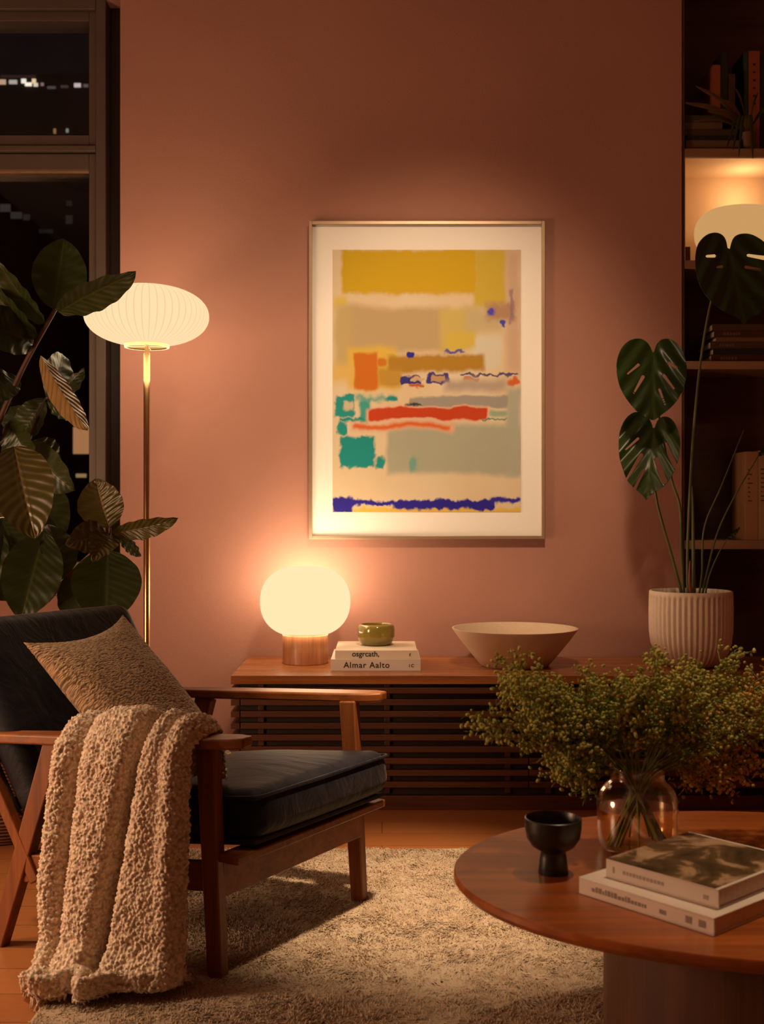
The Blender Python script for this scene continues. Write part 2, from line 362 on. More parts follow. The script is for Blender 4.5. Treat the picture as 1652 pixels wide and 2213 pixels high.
# ------------------------------------------------------------------ floor lamp
fd = 4.18; fl = A(X_(317.5, fd), fd, 0)
zt_s, zb_s = Z_(618, fd), Z_(747, fd); rs = 133.5/F*fd
fl_l = thing('floor_lamp', 'tall brass floor lamp with glowing ribbed oval paper shade', 'lamp', fl)
m_shade = None
t = NT('lit_ribbed_shade'); geo = t.n('ShaderNodeTexCoord'); sp = t.n('ShaderNodeSeparateXYZ', {0: geo.outputs['Object']})
ang = t.math('ARCTAN2', sp.outputs[1], sp.outputs[0]); rb = t.math('POWER', t.math('ABSOLUTE', t.math('COSINE', t.math('MULTIPLY', ang, 26.))), 40.)
p = t.pbr((0,0,0,1), .8); p.inputs['Specular IOR Level'].default_value = 0.
t.set(p, 'Emission Color', t.mix(rb, (1,.73,.405), (.84,.59,.30))); p.inputs['Emission Strength'].default_value = 1.03; m_shade = t.m
prof = []
for i in range(33):
    a = -PI/2+PI*i/32; r = rs*abs(math.cos(a))**.86; z = (zt_s+zb_s)/2+(zt_s-zb_s)/2*math.copysign(abs(math.sin(a))**.95, math.sin(a)); prof.append((r, z))
prof = [q for q in prof if not (q[0] < .078 and q[1] < (zt_s+zb_s)/2) and q[0] > .01]
prof = [(.02, prof[0][1]+.004), (.078, prof[0][1]+.001)]+prof+[(.008, zt_s)]
g = G().lathe(prof, (fl[0], fl[1], 0), 208, rib=lambda a, r, z, k: r*(1-.010*abs(math.cos(26*a))**6) if 0 < k < len(prof)-1 else r)
build('paper_shade', g, m_shade, fl_l, smooth=60)
g = G().lathe([(.072, zb_s-.007), (.080, zb_s-.007), (.081, zb_s+.003), (.078, zb_s+.004), (.072, zb_s-.003)], (fl[0], fl[1], 0), 64, caps=False)
g.tube([A(fl[0]-.076, fl[1], zb_s-.003), A(fl[0]+.076, fl[1], zb_s-.003)], .003); g.tube([A(fl[0], fl[1]-.076, zb_s-.003), A(fl[0], fl[1]+.076, zb_s-.003)], .003)
build('shade_ring', g, m_brass, fl_l)
build('finial', G().lathe([(.006, zt_s-.002), (.006, zt_s+.004), (.002, zt_s+.010)], (fl[0], fl[1], 0), 16), m_brass, fl_l)
build('pole', G().lathe([(.0115, .02), (.0115, zb_s-.03), (.0075, zb_s-.02), (.0075, zb_s)], (fl[0], fl[1], 0), 24), m_brass, fl_l)
build('base', G().lathe([(0,0), (.13,0), (.133,.003), (.133,.015), (.125,.02), (0,.022)], fl, 48), m_brass, fl_l)

# ------------------------------------------------------------------ book helper
def book(name, label, cat, o, es, ed, et, mc, group=None, ms=None, pages=m_page, cov=None):
    """o: spine corner; es along spine, ed depth away from spine, et thickness"""
    o, es, ed, et = map(lambda v: A(*v), (o, es, ed, et)); b = thing(name, label, cat, o+ed*.5+es*.5, group)
    t_ = nrm(et)*.0025; s_ = nrm(es)*.003; d_ = nrm(ed)*.003
    g = G().obox(o, es, ed, t_); g.obox(o+et-t_, es, ed, t_); g.obox(o+t_, es, d_, et-2*t_)
    build('cover', g, mc, b, .0006)
    build('pages', G().obox(o+t_+s_+d_, es-2*s_, ed-2*d_, et-2*t_), pages, b, smooth=0)
    return b
def lettering(name, text, size, o, ex, ez, mat, parent, off=.0006, space=1.):
    cu = bpy.data.curves.new(name, 'FONT'); cu.body = text; cu.size = size; cu.extrude = .0002; cu.space_character = space; cu.offset = .0004
    ob = bpy.data.objects.new(name, cu); C.objects.link(ob); bpy.context.view_layer.update()
    me = bpy.data.meshes.new_from_object(ob.evaluated_get(bpy.context.evaluated_depsgraph_get())); C.objects.unlink(ob); bpy.data.objects.remove(ob)
    ex, ez = nrm(ex), nrm(ez); n = np.cross(ex, ez); co = np.empty(len(me.vertices)*3); me.vertices.foreach_get('co', co); co = co.reshape(-1, 3)
    w_ = A(*o)-A(*parent_world(parent))+co[:, :1]*ex+co[:, 1:2]*ez+(co[:, 2:]+off)*n
    me.vertices.foreach_set('co', w_.ravel()); me.update(); me.materials.clear(); me.materials.append(mat)
    x = bpy.data.objects.new(name, me); C.objects.link(x); x.parent = parent; return x
def cover(name, col): return M_plain(name, col, .6, .05, 12)
m_cb = cover('ivory_cover', (.66,.57,.50)); m_ca = cover('ivory_cover_warm', (.70,.58,.46))
bx0, bx1 = X_(715, 4.185), X_(909.5, 4.185)
zb1 = SB_T+.042; zb2 = zb1+.031
b1 = book('book', 'ivory hardback lying flat on the sideboard under another, larger lettered spine', 'book', (bx0, 4.185, SB_T), (bx1-bx0,0,0), (0,.315,0), (0,0,.042), m_cb, 'ivory books under the olive bowl')
b2 = book('book', 'upper ivory hardback of the sideboard pair, directly under the olive glass bowl', 'book', (X_(724.5,4.195), 4.195, zb1), (X_(902,4.195)-X_(724.5,4.195),0,0), (0,.30,0), (0,0,.031), m_ca, 'ivory books under the olive bowl')
lettering('title_lettering', 'Almar Aalto', .030, (X_(743,4.185), 4.185, SB_T+.0115), (1,0,0), (0,0,1), m_ink, b1, space=1.12)
lettering('volume_lettering', 'I C', .015, (X_(884,4.185), 4.185, SB_T+.014), (1,0,0), (0,0,1), m_ink, b1)
lettering('title_lettering', 'osgrcath,', .027, (X_(761,4.195), 4.195, zb1+.0095), (1,0,0), (0,0,1), m_ink, b2)
lettering('volume_lettering', 'f', .016, (X_(885,4.195), 4.195, zb1+.010), (1,0,0), (0,0,1), m_ink, b2)
# olive bowl
oc = A(X_(813.5, 4.37), 4.37, zb2); ro = 40/F*4.37
ob_ = thing('glass_bowl', 'small olive green glass bowl on top of the two ivory books', 'bowl', oc)
build('bowl_body', G().lathe([(0,0), (ro*.62,0), (ro*.80,.005), (ro*.96,.020), (ro,.036), (ro,.062), (ro*.97,.073), (ro*.86,.0795), (ro*.80,.078), (ro*.84,.070), (ro*.85,.05), (ro*.8,.022), (ro*.5,.014), (0,.013)], oc, 56), m_olive, ob_, smooth=180)
# stoneware bowl
bc = A(X_(1113, 4.336), 4.336, SB_T); rb_ = 137/F*4.336
tag(build('stoneware_bowl', G().lathe([(0,0), (.120,0), (.128,.004), (.165,.048), (.205,.098), (rb_-.004,.137), (rb_-.002,.141), (rb_-.009,.141), (.195,.104), (.155,.052), (.11,.018), (0,.014)], bc, 72), m_bowl, None), 'wide sand coloured stoneware bowl on the sideboard', 'bowl')

# ------------------------------------------------------------------ picture
pd = WALL-.004
px0, px1, pz1, pz0 = X_(668, pd-.025), X_(1178, pd-.025), Z_(478, pd-.025), Z_(1165, pd-.025)
pic = thing('framed_picture', 'large framed abstract colour block painting hanging on the pink wall', 'picture', ((px0+px1)/2, pd, (pz0+pz1)/2))
fw = 7/F*pd; g = G()
for a, b, c_, d_ in ((px0, px0+fw, pz0, pz1), (px1-fw, px1, pz0, pz1), (px0+fw, px1-fw, pz0, pz0+fw), (px0+fw, px1-fw, pz1-fw, pz1)): g.box(a, b, pd-.03, pd, c_, d_)
build('frame', g, M_plain('champagne_frame', (.50,.36,.24), .35, .05, Metallic=.6), pic, .001)
build('mat_board', G().box(px0+fw, px1-fw, pd-.014, pd-.004, pz0+fw, pz1-fw), m_white, pic, smooth=0)
# art material
t = NT('abstract_painting'); uv = t.n('ShaderNodeTexCoord').outputs['UV']
nA = t.noise(uv, 7, 4); nB = t.noise(uv, 26, 4); nC = t.noise(uv, 3, 2)
def warp(n, amp):
    d_ = t.n('ShaderNodeVectorMath', {0: n.outputs[1], 1: (.5,.5,.5)}, operation='SUBTRACT').outputs[0]
    s_ = t.n('ShaderNodeVectorMath', {0: d_, 3: amp}, operation='SCALE').outputs[0]
    return t.n('ShaderNodeVectorMath', {0: uv, 1: s_}, operation='ADD').outputs[0]
W1, W2 = warp(nA, .05), warp(nB, .045)
W3 = t.n('ShaderNodeVectorMath', {0: W1, 1: W2}, operation='ADD').outputs[0]; W3 = t.n('ShaderNodeVectorMath', {0: W3, 3: .5}, operation='SCALE').outputs[0]
WS = {0: W1, 1: W2, 2: W3}
LG = (1.0, .68, .40)
def ac(r, g_, b):
    l = lin((r, g_, b)); return tuple(min(.95, a/b_) for a, b_ in zip(l, LG))
col = t.ramp(nC.outputs[0], [(.3, ac(222,170,110)), (.7, ac(226,180,125))])
def blk(x0, x1, y0, y1, c_, soft=.012, wv=0, op=1.):
    global col
    u0, u1 = (x0-202)/1226, (x1-202)/1226; v1, v0 = 1-(y0-240)/1708, 1-(y1-240)/1708
    a = t.n('ShaderNodeVectorMath', {0: WS[wv], 1: ((u0+u1)/2, (v0+v1)/2, 0)}, operation='SUBTRACT').outputs[0]
    a = t.n('ShaderNodeVectorMath', {0: a}, operation='ABSOLUTE').outputs[0]
    a = t.n('ShaderNodeVectorMath', {0: a, 1: ((u1-u0)/2, (v1-v0)/2, 9)}, operation='SUBTRACT').outputs[0]
    s_ = t.n('ShaderNodeSeparateXYZ', {0: a}); d_ = t.math('SMOOTH_MAX', s_.outputs[0], s_.outputs[1], .02)
    mk = t.n('ShaderNodeMapRange', {0: d_, 1: soft, 2: -soft, 3: 0., 4: op}, interpolation_type='SMOOTHSTEP').outputs[0]
    col = t.mix(mk, col, ac(*c_))
blk(1130, 1330, 240, 620, (204,152,40), .02); blk(202, 300, 555, 615, (218,165,50), .02)
blk(262, 1140, 240, 530, (206,145,10), .012, 2); blk(1330, 1428, 240, 1050, (206,150,100), .03)
blk(240, 960, 615, 900, (190,142,84), .02); blk(215, 330, 620, 1060, (196,148,80), .03)
blk(900, 1150, 620, 900, (205,158,72), .02); blk(1080, 1300, 620, 780, (198,155,95), .03); blk(1110, 1300, 800, 1010, (216,180,130), .02, 2)
blk(940, 1130, 780, 880, (212,160,52), .015); blk(300, 620, 870, 1150, (222,160,50), .02); blk(202, 330, 1000, 1110, (224,160,70), .03)
blk(560, 1190, 925, 1035, (176,112,22), .012, 2); blk(500, 640, 1010, 1130, (190,125,35), .015)
blk(338, 500, 905, 1150, (206,96,12), .008, 0); blk(500, 555, 945, 1000, (206,100,14), .006)
blk(680, 742, 905, 942, (44,30,110), .003); blk(930, 1060, 892, 915, (100,75,110), .004, 1); blk(1205, 1390, 590, 700, (178,120,75), .02, 1); blk(1210, 1260, 625, 670, (80,62,130), .006, 1); blk(1290, 1330, 700, 750, (70,60,130), .004, 1); blk(1355, 1380, 500, 720, (140,95,95), .006, 1, .7)
blk(645, 780, 1062, 1118, (50,36,90), .004, 1); blk(700, 800, 1072, 1095, (206,150,95), .003, 1); blk(690, 800, 1118, 1140, (190,75,25), .004, 1)
blk(810, 965, 1048, 1116, (60,42,90), .004, 1); blk(838, 935, 1060, 1102, (190,130,75), .003, 1)
blk(1030, 1415, 1046, 1062, (80,60,80), .003, 1); blk(1050, 1160, 1072, 1095, (212,90,30), .004, 1); blk(1340, 1420, 1075, 1125, (210,85,25), .006, 1); blk(930, 1330, 1090, 1165, (180,138,100), .02, 0)
blk(560, 1428, 1370, 1700, (172,148,104), .016, 0); blk(1340, 1428, 1150, 1700, (174,150,108), .02, 0)
blk(700, 1350, 1195, 1262, (158,130,98), .006, 0); blk(670, 790, 1235, 1250, (50,45,40), .004, 1)
blk(220, 345, 1190, 1330, (24,128,98), .006, 1); blk(270, 340, 1228, 1290, (205,165,112), .006, 1); blk(350, 630, 1190, 1222, (70,140,105), .012, 1, .8); blk(555, 630, 1190, 1220, (10,120,92), .006, 1)
blk(380, 450, 1210, 1370, (60,138,104), .012, 1); blk(245, 440, 1335, 1362, (12,125,96), .006, 1); blk(235, 300, 1365, 1445, (20,128,98), .006, 1)
blk(425, 1225, 1262, 1350, (232,150,100), .01, 0); blk(440, 1210, 1268, 1342, (196,52,6), .005, 0)
blk(320, 990, 1360, 1415, (226,150,98), .012, 0); blk(335, 960, 1374, 1402, (216,86,20), .008, 0); blk(1225, 1345, 1280, 1320, (150,148,100), .008, 0)
blk(250, 480, 1455, 1655, (6,124,98), .007, 1); blk(485, 540, 1590, 1670, (8,124,98), .006, 1); blk(700, 755, 1600, 1680, (90,140,108), .012, 1, .8); blk(1170, 1340, 1342, 1352, (40,110,70), .004, 1)
blk(202, 1428, 1920, 2000, (226,160,50), .01, 1)
blk(202, 330, 1850, 1960, (34,14,100), .006, 1); blk(300, 640, 1872, 1905, (34,14,104), .005, 1); blk(600, 1260, 1872, 1930, (32,12,104), .005, 1); blk(1215, 1428, 1850, 1890, (44,24,110), .006, 1)
cv = t.n('ShaderNodeTexWave', {'Vector': uv, 'Scale': 120., 'Distortion': 1.}); t.pbr(col, .8, cv.outputs[1], .0004); m_art = t.m
ax_0, ax_1, az1, az0 = X_(719, pd-.014), X_(1126, pd-.014), Z_(540, pd-.014), Z_(1106.5, pd-.014)
g = G().box(ax_0, ax_1, pd-.016, pd-.0145, az0, az1); uvs = [(0 if v[0] < (ax_0+ax_1)/2 else 1, 0 if v[2] < (az0+az1)/2 else 1) for v in np.concatenate(g.v)]
build('painting', g, m_art, pic, smooth=0, uv=uvs)

# ------------------------------------------------------------------ rug
RX0, RX1, RY0, RY1, RH = -.7156, 1.9, .9, 3.556, .016
rug = thing('shag_rug', 'thick cream shag rug on the floor under armchair and coffee table', 'rug', ((RX0+RX1)/2, (RY0+RY1)/2, 0))
def vnoise(P, sc, seed=0):
    """smooth value noise on xy, numpy"""
    q = P*sc+seed*17.3; i = np.floor(q).astype(int); f = q-i; f = f*f*(3-2*f)
    def h(a, b): return np.modf(np.abs(np.sin(a*127.1+b*311.7+seed*74.7)*43758.5453))[0]
    a, b = i[:, 0], i[:, 1]
    return (h(a, b)*(1-f[:, 0])+h(a+1, b)*f[:, 0])*(1-f[:, 1])+(h(a, b+1)*(1-f[:, 0])+h(a+1, b+1)*f[:, 0])*f[:, 1]
nx, ny = 130, 130
gx, gy = np.meshgrid(np.linspace(RX0, RX1, nx), np.linspace(RY0, RY1, ny), indexing='ij')
P2 = np.stack([gx.ravel(), gy.ravel()], 1); z = .012+.004*vnoise(P2, 14)
P = np.concatenate([P2, z[:, None]], 1).reshape(nx, ny, 3)
g = G().grid(P); g.box(RX0, RX1, RY0, RY1, 0, .008)
build('rug_backing', g, m_rug, rug, smooth=0)
NB = 170000
pxy = np.stack([rng.uniform(RX0, RX1, NB), 1.55+(RY1-1.55)*rng.uniform(0, 1, NB)**.9], 1)
pxy = pxy[(pxy[:, 0] < 1.25)]; NB = len(pxy)
lean = np.stack([vnoise(pxy, 38, 1)-.5, vnoise(pxy, 38, 2)-.5], 1)*.024+np.stack([vnoise(pxy, 9, 3)-.5, vnoise(pxy, 9, 4)-.5], 1)*.02+rng.normal(0, .005, (NB, 2))
L = .010+.005*vnoise(pxy, 22, 5)+rng.uniform(-.002, .003, NB); wdt = rng.uniform(.0014, .0024, NB); an = rng.uniform(0, 2*PI, NB)
b0 = np.concatenate([pxy, np.full((NB, 1), .008)], 1); ln3 = np.concatenate([lean, np.zeros((NB, 1))], 1); zz = np.zeros(NB)
mid = b0+ln3*.35+np.stack([zz, zz, L*.6], 1); tip = b0+ln3+np.stack([zz, zz, L*(1-np.clip(np.linalg.norm(lean, axis=1)/.05, 0, .45))], 1)
rings = []; nr_ = []
upn = np.concatenate([lean*6, np.full((NB, 1), .95)], 1)
for k in range(3):
    rd = np.stack([np.cos(an+k*2*PI/3), np.sin(an+k*2*PI/3), zz], 1); rings.append((b0+rd*wdt[:, None], mid+rd*wdt[:, None])); q = upn+rd*.28; nr_.append(q/np.linalg.norm(q, axis=1, keepdims=True))
q = upn/np.linalg.norm(upn, axis=1, keepdims=True)
V = np.stack([r_[0] for r_ in rings]+[r_[1] for r_ in rings]+[tip], 1).reshape(-1, 3); NN = np.stack(nr_+nr_+[q], 1).reshape(-1, 3)
me = bpy.data.meshes.new('pile'); base = (np.arange(NB)*7)[:, None]
pat_ = []; 
for k in range(3): pat_ += [k, (k+1) % 3, 3+(k+1) % 3, 3+k]
for k in range(3): pat_ += [3+k, 3+(k+1) % 3, 6]
Q = (base+np.array(pat_)[None, :]).ravel(); st_ = (np.arange(NB)*21)[:, None]+np.array([0,4,8,12,15,18])[None, :]
loc = A(*WL[rug.name]); me.vertices.add(len(V)); me.vertices.foreach_set('co', (V-loc).ravel()); me.loops.add(len(Q)); me.loops.foreach_set('vertex_index', Q.astype(np.int32))
me.polygons.add(NB*6); me.polygons.foreach_set('loop_start', st_.ravel().astype(np.int32)); me.update(calc_edges=True); me.polygons.foreach_set('use_smooth', [True]*NB*6)

me.materials.append(m_rug); o = bpy.data.objects.new('pile', me); C.objects.link(o); o.parent = rug; o['kind'] = 'stuff'

# ------------------------------------------------------------------ armchair
FV = A(.927, -.375, 0); WV = A(.5, .866, 0); UPV = A(0, 0, 1)
NF = A(-.366, 2.583, 0); FF = NF+WV*.60
FF[:2] = (-.060, 3.095)
NB_ = A(-.930, 2.81, 0); FB = NB_+WV*.60
ch = thing('armchair', 'low teak lounge armchair with navy velvet cushions in the left foreground', 'armchair', (-.45, 2.95, 0))
leg0 = .003
def leg(p0, p1, w0, t0, w1, t1): build('leg', G().beam(p0, p1, FV, w0, t0, w1, t1), m_chair_v, ch, .004, seg=3)
ntz = .528; ftz = .545
leg(NF+UPV*leg0, A(-.3905, 2.60, ntz), .037, .034, .047, .036)
leg(FF+UPV*leg0, A(-.088, 3.10, ftz), .036, .034, .046, .036)
leg(NB_+UPV*0, A(-.775, 2.755, .505), .038, .034, .052, .036)
leg(FB+UPV*0, A(-.50, 3.29, .525), .038, .034, .052, .036)
def arm(p0, z0, z1, L_):
    # tapered plank with clipped front corners
    n = A(-FV[1], FV[0], 0); top = []; bot = []
    for u, s_ in ((0, .55), (.035, 1), (L_*.6, .95), (L_, .62)):
        top.append((u, s_))
    pts = [(u, -s_) for u, s_ in top][::-1]+[(u, s_) for u, s_ in top]
    def P(u, s_, dz): p = p0-FV*u+n*s_*.037; return A(p[0], p[1], z0+(z1-z0)*u/L_+dz)
    g = G().prism([P(u, s_, 0) for u, s_ in pts][::-1], [P(u, s_, -.024) for u, s_ in pts][::-1]); return build('armrest', g, m_chair, ch, .005, seg=3)
arm(A(-.296, 2.56, 0), .552, .512, .74)
arm(A(.006, 3.09, 0), .569, .540, .74)
# rails
def rail(a, b, wz, th, name='rail'): build(name, G().beam(a, b, UPV, wz, th), m_chair, ch, .003)
g = G().beam(NF+A(.0, .012, .226), FF+A(-.004, -.012, .226), UPV, .080, .024); build('front_apron', g, m_chair, ch, .003)
g = G().beam(NF+FV*.03+WV*-.01+A(0, 0, .279), FF+FV*.045+WV*.005+A(0, 0, .279), UPV, .020, .06); build('seat_rail', g, m_chair, ch, .004)
rail(NF+A(-.01, .005, .236), A(-.86, 2.785, .195), .066, .022, 'side_rail'); rail(FF+A(-.01, 0, .236), A(-.56, 3.30, .195), .066, .022, 'side_rail')
rail(A(-.85, 2.79, .20), A(-.55, 3.30, .20), .06, .022, 'rear_rail')
# back frame
BN = A(-.80, 2.757, .33); BU = A(-.235, .095, .455)
nb = nrm(np.cross(WV, BU)); nb = nb if np.dot(nb, FV) > 0 else -nb
for q in (-.012, .60):
    p = BN+WV*q-nb*.10; build('back_stile', G().beam(p-BU*.25, p+BU*.97, WV, .026, .034, .026, .026), m_chair_v, ch, .004)
for s_ in (.12, .36, .60, .84):
    p = BN+BU*s_-nb*.098; build('back_slat', G().beam(p+WV*0, p+WV*.59, BU, .035, .016), m_chair, ch, .003)
# cushions
def cush_warp(o, h):
    x, y = o[..., 0]/h[0], o[..., 1]/h[1]
    o = o.copy(); top = np.clip(o[..., 2]/h[2], 0, 1)
    o[..., 2] += top*.010*np.sin(x*3+1)*np.cos(y*2)
    return o
sc_f, sc_b = .080, -.52
A_n = NF+FV*sc_f+WV*.035; A_f = FF+FV*(sc_f+.02)+WV*-.012
SW = A_f-A_n; SF = -FV*.56
slope = A(0, 0, -.035)
zc_ = .358
cen = A_n+SW/2+SF/2+A(0, 0, zc_)+slope*.0
ex_ = -SF+A(0, 0, .05); ey_ = SW; 
seat = build('seat_cushion', G().soft_box(cen-A(0,0,.012), ex_, ey_, nrm(np.cross(nrm(ex_), nrm(ey_)))*.110, .040, 16, .026, cush_warp), m_navy, ch, smooth=180, doweld=True)
sub(seat, ch)
dz_ = nrm(np.cross(nrm(ex_), nrm(ey_))); dk0 = cen-A(0,0,.012)-dz_*.0685-ex_*.47-ey_*.48
build('seat_shadow_deck', G().obox(dk0, ex_*.93, ey_*.96, dz_*.012), M_plain('shadow_webbing', (.02,.014,.010), .9), ch, .003)  # added dark panel, fills the gap where shadow lies under the cushion
def rrect(c, ex, ey, r, n=10, zf=None):
    L0, L1 = np.linalg.norm(ex)/2, np.linalg.norm(ey)/2; d0, d1 = nrm(ex), nrm(ey); pts = []
    for (sx, sy, a0) in ((1,1,0), (-1,1,PI/2), (-1,-1,PI), (1,-1,1.5*PI)):
        for i in range(n+1):
            a = a0+PI/2*i/n; x, y = sx*(L0-r)+r*math.cos(a), sy*(L1-r)+r*math.sin(a); pts.append((x, y))
    out = []
    for i in range(len(pts)):
        a, b = np.array(pts[i]), np.array(pts[(i+1) % len(pts)]); m = max(1, int(np.linalg.norm(b-a)/.02))
        for k in range(m): q = a+(b-a)*k/m; out.append(A(*c)+d0*q[0]+d1*q[1])
    return out
nz_ = nrm(np.cross(nrm(ex_), nrm(ey_)))
build('piping', G().loop_tube(rrect(cen-A(0,0,.012)+nz_*.040, ex_*1.0, ey_*1.0, .03), .0042), m_navy, seat)
bcen = BN+BU*.52+WV*.30-nb*.045
bhw = WV*.60; bh = BU*1.0
back = build('back_cushion', G().soft_box(bcen, bhw, bh, nb*.10, .042, 16, .014), m_navy, ch, smooth=180, doweld=True); sub(back, ch)
build('piping', G().loop_tube(rrect(bcen-nb*.036, bhw, bh, .04), .004), m_navy, back)

# ------------------------------------------------------------------ pillow
TL, TR, BR_, BL = U(50, 1388, 2.86), U(266, 1328, 3.17), U(520, 1655, 2.99), U(345, 1752, 2.68)
n = 110; s_ = np.linspace(-1, 1, n); uu, vv = np.meshgrid(s_, s_, indexing='ij')
def bil(u, v):
    u = (u+1)/2; v = (v+1)/2; u, v = u[..., None], v[..., None]; return (TL*(1-u)+TR*u)*(1-v)+(BL*(1-u)+BR_*u)*v
pn = nrm(np.cross(TR-TL, BL-TL)); pn = pn if pn[1] < 0 else -pn
inset = 1-.10*(1-np.abs(vv)**2)*np.abs(uu)**2; inset2 = 1-.17*(1-np.abs(uu)**2)*np.abs(vv)**2*(vv < 0)
base_ = bil(uu*inset, vv*inset2)
th = ((1-np.abs(uu)**2.6)*(1-np.abs(vv)**2.6))**.55*.066
cid = np.stack([uu.ravel()*3, vv.ravel()*3], 1); th = th*(1+.12*(vnoise(cid, 1., 8).reshape(n, n)-.5))
g = G().grid(base_+pn*th[..., None], flip=False); g.grid(base_-pn*th[..., None], flip=True)
uvp = np.stack([(uu.ravel()+1)/2, (vv.ravel()+1)/2], 1); uvp = np.concatenate([uvp, uvp])
pil = tag(build('throw_pillow', g, m_pillow, None, smooth=180, doweld=True, uv=uvp), 'square woven beige pillow leaning on the navy back of the armchair', 'pillow')
def disp(o, typ, size, strength, mid=.5, **kw):
    tx = bpy.data.textures.new(o.name+typ, typ); tx.noise_scale = size
    for k, v in kw.items(): setattr(tx, k, v)
    m = o.modifiers.new('d'+typ, 'DISPLACE'); m.texture = tx; m.strength = strength; m.mid_level = mid; m.texture_coords = 'LOCAL'; return m
disp(pil, 'CLOUDS', .008, .003)

# ------------------------------------------------------------------ throw blanket
NV = A(-.375, -.927, 0)
ns, nt = 560, 290
S = np.linspace(0, 1, ns); T = np.linspace(0, 1, nt)   # T: 0 back/left -> 1 front/right
u_of = .455+(.105-.455)*T
pts = np.zeros((ns, nt, 3))
def interp(s, ks, vs): return np.interp(s, ks, vs)
for j, (tt, u) in enumerate(zip(T, u_of)):
    p0 = A(-.296, 2.56, 0)-FV*u; armz = .552-.04*u/.74
    bul = .024*math.sin(PI*min(1, max(0, tt)))**.8
    fl_n = np.interp(tt, [0, .15, .45, .6, .8, 1], [.19, .23, .25, .21, .13, .07])
    zfl = np.interp(p0[0]+NV[0]*.1, [-.76, -.70], [.012, .030])
    K = [0, .10, .17, .22, .27, .32, .40, .80, .86, .91, .955, 1.0]
    Nn = [-.085, -.075, -.055, -.01, .03, .058, .066, .080+fl_n*.18, .09+fl_n*.35, .06+fl_n*.62, .05+fl_n*.85, .02+fl_n]
    Zz = [.43, .52, armz+.014+bul*.5, armz+.016+bul, armz+.012+bul*.9, armz-.012+bul*.3, armz-.07, .11, .045, zfl+.014, zfl+.020, zfl+.004]
    kk = np.array(K); 
    nn_ = np.interp(S, kk, Nn); zz_ = np.interp(S, kk, Zz)
    for _ in range(10):
        nn_[1:-1] = (nn_[:-2]+2*nn_[1:-1]+nn_[2:])/4; zz_[1:-1] = (zz_[:-2]+2*zz_[1:-1]+zz_[2:])/4
    # folds
    hang = np.clip((S-.17)/.2, 0, 1)*np.clip((1.02-S)/.12, 0, 1)
    topf = np.clip((S-.12)/.08, 0, 1)*np.clip((.36-S)/.1, 0, 1)
    c2 = .66-.17*np.clip((S-.3)/.6, 0, 1); c1 = .22-.03*S; c3 = .84
    f = .056-.042*np.exp(-((tt-c1)/.055)**2)-.098*np.exp(-((tt-c2)/.042)**2)-.014*np.exp(-((tt-c3)/.05)**2)*np.clip(1.3-1.6*S, 0, 1)
    ed = max(0, abs(tt-.5)*2-.82)/.18; f = f-.045*ed**2
    nn_ = nn_+f*hang; zz_ = zz_+topf*(f-.03)*.8
    along = u+.028*np.exp(-((tt-c2)/.12)**2)*np.sign(tt-c2)*-.3
    along = along-.045*max(0, 1-tt/.3)*np.clip((S-.68)/.2, 0, 1)
    spread = (tt-.62)*-.022*np.clip((S-.35)/.5, 0, 1)
    jit = .012*math.sin(tt*23+1)*np.clip((S-.88)/.08, 0, 1)
    Pn = A(-.296, 2.56, 0)[None, :]-FV[None, :]*(along+spread)[:, None]+NV[None, :]*(nn_+jit)[:, None]
    pts[:, j] = Pn; pts[:, j, 2] = zz_
# floor ridges
rid = np.clip((S-.89)/.03, 0, 1)[:, None]*(.5+.5*np.sin((S[:, None]-.89)*95+T[None, :]*4))*.028*np.clip((1.0-S)/.02, 0, 1)[:, None]
pts[..., 2] += rid; pts[..., 2] = np.maximum(pts[..., 2], .008)
g = G().grid(pts)
thr = tag(build('throw_blanket', g, m_throw, None, smooth=180), 'chunky beige boucle throw draped over the armrest down to the floor', 'throw')
gfr = G()
for k in range(70):
    j = int((k+.5)/70*(nt-1)); e0 = pts[-1, j]; dv = nrm(pts[-1, j]-pts[-14, j]); sdw = A(rnd.gauss(0,.35), rnd.gauss(0,.35), 0); ln_ = rnd.uniform(.012,.024)
    zf = .022 if e0[0] > -.71 else .005
    gfr.tube([e0-dv*.006, e0+(dv+sdw*.5)*ln_*.5+A(0,0,.003), A(*(e0+(dv+sdw)*ln_)[:2], zf)], [.0042,.0038,.002], 5)
WL[thr.name] = (0,0,0)
fr_ = build('fringe', gfr, m_throw, thr, smooth=180); fr_['kind'] = 'stuff'
sd = thr.modifiers.new('sol', 'SOLIDIFY'); sd.thickness = .008; sd.offset = 1
disp(thr, 'VORONOI', .0082, -.0095, .4); disp(thr, 'CLOUDS', .04, .007)

# ------------------------------------------------------------------ coffee table
TZ = .40; tc = A(.70, 2.088, 0); ta, tb = .57, .428
tb_ = thing('coffee_table', 'oval walnut coffee table on a drum pedestal in the right foreground', 'table', tc)
build('table_top', G().lathe([(0,TZ-.026), (.955,TZ-.026), (.985,TZ-.022), (1,TZ-.012), (.999,TZ-.003), (.995,TZ), (0,TZ)], tc, 160, ta, tb), m_table, tb_, smooth=30)
build('pedestal', G().lathe([(0,.02), (.295,.02), (.295,TZ-.0265), (0,TZ-.0265)], tc, 96), m_pedestal, tb_)
# cup
cc = A(X_(1196, 2.085), 2.085, TZ); 
tag(build('footed_cup', G().lathe([(0,0), (.0265,0), (.0275,.002), (.024,.030), (.0225,.038), (.024,.0405), (.038,.049), (.048,.064), (.0510,.082), (.0512,.0985), (.0490,.0998), (.0478,.097), (.0470,.082), (.041,.060), (.025,.050), (0,.047)], cc, 64), m_black, None, smooth=60), 'small black footed cup on the walnut coffee table', 'cup')
